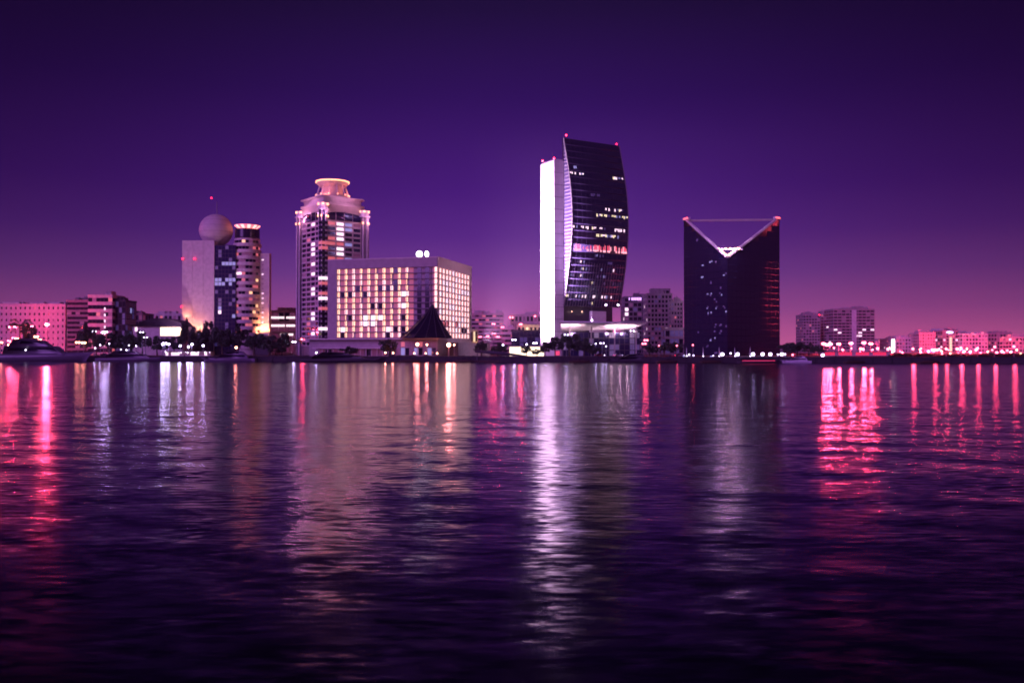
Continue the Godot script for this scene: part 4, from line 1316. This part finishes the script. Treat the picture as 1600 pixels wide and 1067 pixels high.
	for i in 12:
		street_lamp(rng.randf_range(-10.0, 62.0), rng.randf_range(527.0, 543.0), rng.randf_range(560.0, 620.0), "warm" if i % 2 == 0 else "pink", "small street lamp between the yacht and the pink lit hotel", "small lamps before the corniche hotel", 120.0, rng.randf_range(0.4, 0.75))
	for q in [[797, 496], [801, 496], [836, 494]]:
		var o := thing("roof_lamp", "pink lamp on the pale apartment block behind the floodlit slab", "lamp", at(q[0], q[1], 787), 0.0, "pink lamps on the pale apartment block")
		part(o, "lamp", SPH, M.lamp_pink, Vector3.ZERO, Vector3.ONE * 0.8)
		rod(o, "bracket", M.metal, Vector3(0, -0.2, -0.2), Vector3(0, -0.8, -3.4), 0.12)
	for q in [[1507, 522.5], [1513.5, 523], [1520, 521], [1523.5, 523], [1536, 521], [1578, 524], [1568, 527.5], [1594, 532]]:
		var o := thing("roof_lamp", "pale lamp on a roof in the row beyond the bend", "lamp", at(q[0], q[1], 962), 0.0, "roof lamps beyond the bend")
		part(o, "lamp", SPH, M.bowl, Vector3.ZERO, Vector3.ONE * 0.85)
		rod(o, "bracket", M.metal, Vector3(0, -0.2, -0.2), Vector3(0, -0.8, -7.0), 0.12)

# ------------------------------------------------------------------ trees
func trees() -> void:
	rng.seed = 9
	var spec := [
		[30, 497, 600, 26, 4, "tall palm before the pink lit hotel", "palms by the corniche hotel"], [44, 506, 590, 22, 0, "round tree before the pink lit hotel", ""],
		[133, 508, 540, 30, 1, "dark tree before the banded office block", "trees before the banded office"], [150, 517, 530, 24, 2, "dark tree before the banded office block", "trees before the banded office"],
		[170, 521, 500, 34, 0, "broad dark tree before the vaulted hall", "trees before the vaulted hall"], [196, 519, 500, 36, 1, "broad dark tree before the vaulted hall", "trees before the vaulted hall"], [222, 517, 505, 34, 3, "broad dark tree before the vaulted hall", "trees before the vaulted hall"], [245, 525, 500, 36, 2, "broad dark tree before the vaulted hall", "trees before the vaulted hall"], [272, 526, 500, 30, 0, "broad dark tree before the vaulted hall", "trees before the vaulted hall"],
		[289, 496, 540, 14, 2, "slim dark tree at the edge of the ball tower", ""],
		[303, 512, 520, 26, 1, "dark tree at the foot of the ball tower", "trees at the ball tower"], [325, 503, 520, 30, 3, "dark tree at the foot of the ball tower", "trees at the ball tower"], [347, 513, 510, 34, 0, "dark tree at the foot of the ball tower", "trees at the ball tower"], [372, 511, 515, 34, 1, "dark tree at the foot of the ball tower", "trees at the ball tower"], [396, 521, 500, 30, 2, "dark tree at the foot of the ball tower", "trees at the ball tower"],
		[420, 523, 490, 36, 0, "dark tree between the ball tower and the crown tower", "trees before the crown tower"], [440, 521, 500, 30, 3, "dark tree between the ball tower and the crown tower", "trees before the crown tower"], [430, 536, 460, 40, 1, "dark tree between the ball tower and the crown tower", "trees before the crown tower"], [463, 527, 500, 10, 4, "palm beside the foot of the crown tower", ""],
		[545, 541, 430, 28, 2, "clipped dark tree before the hotel canopy", ""], [607, 531, 436, 28, 0, "round dark tree at the end of the hotel podium", ""],
		[752, 534, 470, 26, 1, "dark tree behind the sloping pontoon roof", "trees behind the pontoon"], [778, 535, 470, 26, 3, "dark tree behind the sloping pontoon roof", "trees behind the pontoon"],
		[822, 540, 440, 16, 0, "small dark tree in front of the lit pavilion", "trees before the pavilion"], [839, 545, 440, 16, 2, "small dark tree in front of the lit pavilion", "trees before the pavilion"], [852, 535, 445, 18, 1, "small dark tree in front of the lit pavilion", "trees before the pavilion"],
		[868, 527, 450, 34, 3, "broad dark tree at the foot of the floodlit slab", "trees at the floodlit slab"], [890, 522, 455, 36, 0, "broad dark tree at the foot of the floodlit slab", "trees at the floodlit slab"], [912, 530, 448, 34, 1, "broad dark tree at the foot of the floodlit slab", "trees at the floodlit slab"], [930, 541, 440, 22, 2, "broad dark tree at the foot of the floodlit slab", "trees at the floodlit slab"],
		[1015, 538, 480, 22, 1, "dark tree before the apartment towers", "trees before the apartments"], [1038, 535, 480, 26, 3, "dark tree before the apartment towers", "trees before the apartments"], [1056, 535, 480, 24, 0, "dark tree before the apartment towers", "trees before the apartments"],
		[1228, 536, 520, 28, 2, "dark tree beside the triangular tower", "trees beside the triangular tower"], [1246, 535, 520, 30, 0, "dark tree beside the triangular tower", "trees beside the triangular tower"], [1264, 537, 515, 28, 1, "dark tree beside the triangular tower", "trees beside the triangular tower"], [1280, 541, 505, 22, 3, "dark tree beside the triangular tower", "trees beside the triangular tower"], [1300, 556, 470, 16, 2, "small dark tree beside the boat terminal", ""]]
	for s in spec: tree(s[0], s[1], s[2], s[3], s[4], s[5], s[6])
	for i in 27:
		tree(1398.0 + i * 8.0 + rng.randf_range(-2, 2), rng.randf_range(551.0, 557.0), 386 + rng.randf_range(-3, 14), 19, i % 4, "low dark bush on the planted bank beyond the bend", "bushes on the planted bank")
	for i in 20:
		tree(600.0 + i * 7.4 + rng.randf_range(-2, 2), rng.randf_range(554.0, 557.0), 424 + rng.randf_range(-2, 3), 12, i % 4, "low clipped bush along the quay before the hotel", "bushes before the hotel")

# ------------------------------------------------------------------ boats
func hull_mesh(L: float, B: float, H: float) -> ArrayMesh:
	var st := SurfaceTool.new()
	st.begin(Mesh.PRIMITIVE_TRIANGLES)
	var n := 14
	var rows: Array = []
	for i in n + 1:
		var f := float(i) / n          # stern to bow
		var half := B / 2 * (1.0 - pow(maxf(0.0, (f - 0.45) / 0.55), 2.2)) * (0.86 + 0.14 * minf(1.0, f * 4))
		var sheer := H * (1.0 + 0.28 * f * f)
		var x := -L / 2 + L * f
		var rake := 0.09 * L * maxf(0.0, f - 0.7) / 0.3
		rows.append([Vector3(x, -0.5, 0), Vector3(x, -0.4, half * 0.72), Vector3(x + rake * 0.4, sheer * 0.5, half * 0.93), Vector3(x + rake, sheer, half), Vector3(x + rake, sheer - 0.2, half - 0.1 * minf(1.0, half)), Vector3(x + rake, sheer - 0.2, 0)])
	for s in [1.0, -1.0]:
		for i in n:
			for k in 5:
				var m := Vector3(1, 1, s)
				quad(st, rows[i][k] * m, rows[i + 1][k] * m, rows[i + 1][k + 1] * m, rows[i][k + 1] * m)
	for k in 5:
		quad(st, rows[0][k], rows[0][k + 1], rows[0][k + 1] * Vector3(1, 1, -1), rows[0][k] * Vector3(1, 1, -1))
	st.generate_normals()
	return st.commit()

func motor_yacht(pc: float, d: float, L: float, tall: float, yaw: float, label: String, hullm: Material, lights: int) -> void:
	var t := thing("motor_yacht", label, "yacht", Vector3(gx(pc, d), 0, -d), yaw)
	var B := L * 0.2
	var H := tall * 0.32
	part(t, "hull", hull_mesh(L, B, H), hullm)
	var b1 := B * 0.38
	var b2 := B * 0.3
	part(t, "deckhouse", prism(PackedVector2Array([Vector2(-L * 0.36, H * 0.9), Vector2(L * 0.30, H * 0.9), Vector2(L * 0.18, tall * 0.66), Vector2(-L * 0.33, tall * 0.68)]), -b1, b1), hullm)
	part(t, "window_band", prism(PackedVector2Array([Vector2(-L * 0.3, tall * 0.46), Vector2(L * 0.235, tall * 0.44), Vector2(L * 0.19, tall * 0.58), Vector2(-L * 0.29, tall * 0.6)]), -b1 - 0.04, b1 + 0.04), M.blackgl)
	part(t, "flybridge", prism(PackedVector2Array([Vector2(-L * 0.30, tall * 0.68), Vector2(L * 0.13, tall * 0.66), Vector2(L * 0.05, tall * 0.9), Vector2(-L * 0.10, tall), Vector2(-L * 0.24, tall * 0.98)]), -b2, b2), hullm)
	part(t, "bridge_window", prism(PackedVector2Array([Vector2(-L * 0.18, tall * 0.76), Vector2(L * 0.08, tall * 0.76), Vector2(L * 0.045, tall * 0.87), Vector2(-L * 0.16, tall * 0.9)]), -b2 - 0.04, b2 + 0.04), M.blackgl)
	rod(t, "radar_mast", M.metal, Vector3(-L * 0.16, tall * 0.98, 0), Vector3(-L * 0.17, tall * 1.16, 0), 0.12)
	rod(t, "rail", M.metal, Vector3(L * 0.1, H * 1.35, b1 * 1.05), Vector3(L * 0.44, H * 1.55, 0.3), 0.04)
	for i in lights:
		part(t, "deck_lamp", SPH, M.string, Vector3(-L * 0.1 + i * L * 0.13, tall * 0.5, b1 + 0.25), Vector3.ONE * 0.3)

func boats() -> void:
	motor_yacht(60, 434, 46, 11.5, 2.0, "large streamlined yacht moored before the pink lit hotel", M.hull, 1)
	motor_yacht(360, 421, 24, 5.2, 184.0, "low motor yacht moored below the dark trees at the ball tower", M.hull, 2)
	motor_yacht(205, 436, 34, 5.4, 3.0, "long low yacht moored before the vaulted hall", M.hull, 0)
	motor_yacht(536, 408, 40, 4.8, 0.0, "long dark barge yacht moored before the hotel canopy", M.dark, 0)
	motor_yacht(1246, 382, 12, 3.2, 168.0, "small pale motor boat moored beside the triangular tower trees", M.hull_white, 1)
	motor_yacht(985, 396, 22, 4.0, 186.0, "dark low motor yacht moored below the glazed hall", M.dark, 1)
	var moor := [[640, "the hotel terrace lamps", 8.0], [722, "the end of the hotel podium", -6.0], [905, "the broad trees at the floodlit slab", 4.0], [1042, "the trees before the apartments", 10.0], [1110, "the white poles", 9.0], [1335, "the red boat terminal", 12.0], [1452, "the planted bank", 10.0], [118, "the bow of the large yacht", 175.0]]
	for m in moor:
		var bx: float = m[0]
		var bd := 405.7 / (1.0 + 0.1728 * (bx - 800.0) / F) - 4.5
		var w := thing("water_taxi", "dark wooden water taxi with flat awning moored below " + str(m[1]), "boat", Vector3(gx(bx, bd), 0, -bd), m[2])
		part(w, "hull", hull_mesh(9.5, 2.6, 0.8), M.wood)
		box(w, "awning", M.dark, Vector3(-3.4, 2.3, -1.2), Vector3(2.4, 2.42, 1.2))
		box(w, "bench", M.wood, Vector3(-3.0, 0.7, -0.35), Vector3(2.0, 1.15, 0.35))
		for qx in [-3.2, -0.5, 2.2]:
			for qz in [-1.05, 1.05]: rod(w, "post", M.wood, Vector3(qx, 0.5, qz), Vector3(qx, 2.3, qz), 0.06)
	# excursion boat with a red lit strip
	var t := thing("excursion_boat", "flat excursion boat with a red light strip along its roof", "boat", Vector3(gx(1186, 378), 0, -378), 9.0)
	part(t, "hull", hull_mesh(19, 4.2, 0.9), M.dark)
	box(t, "cabin", M.blackgl, Vector3(-7.5, 0.7, -1.6), Vector3(6, 1.9, 1.6))
	box(t, "roof", M.dark, Vector3(-8.5, 1.9, -2.0), Vector3(7, 2.1, 2.0))
	for i in 12: box(t, "strip_light", M.strip_red, Vector3(-8.4 + i * 1.27, 1.0, 1.62), Vector3(-7.2 + i * 1.27, 1.2, 1.72))
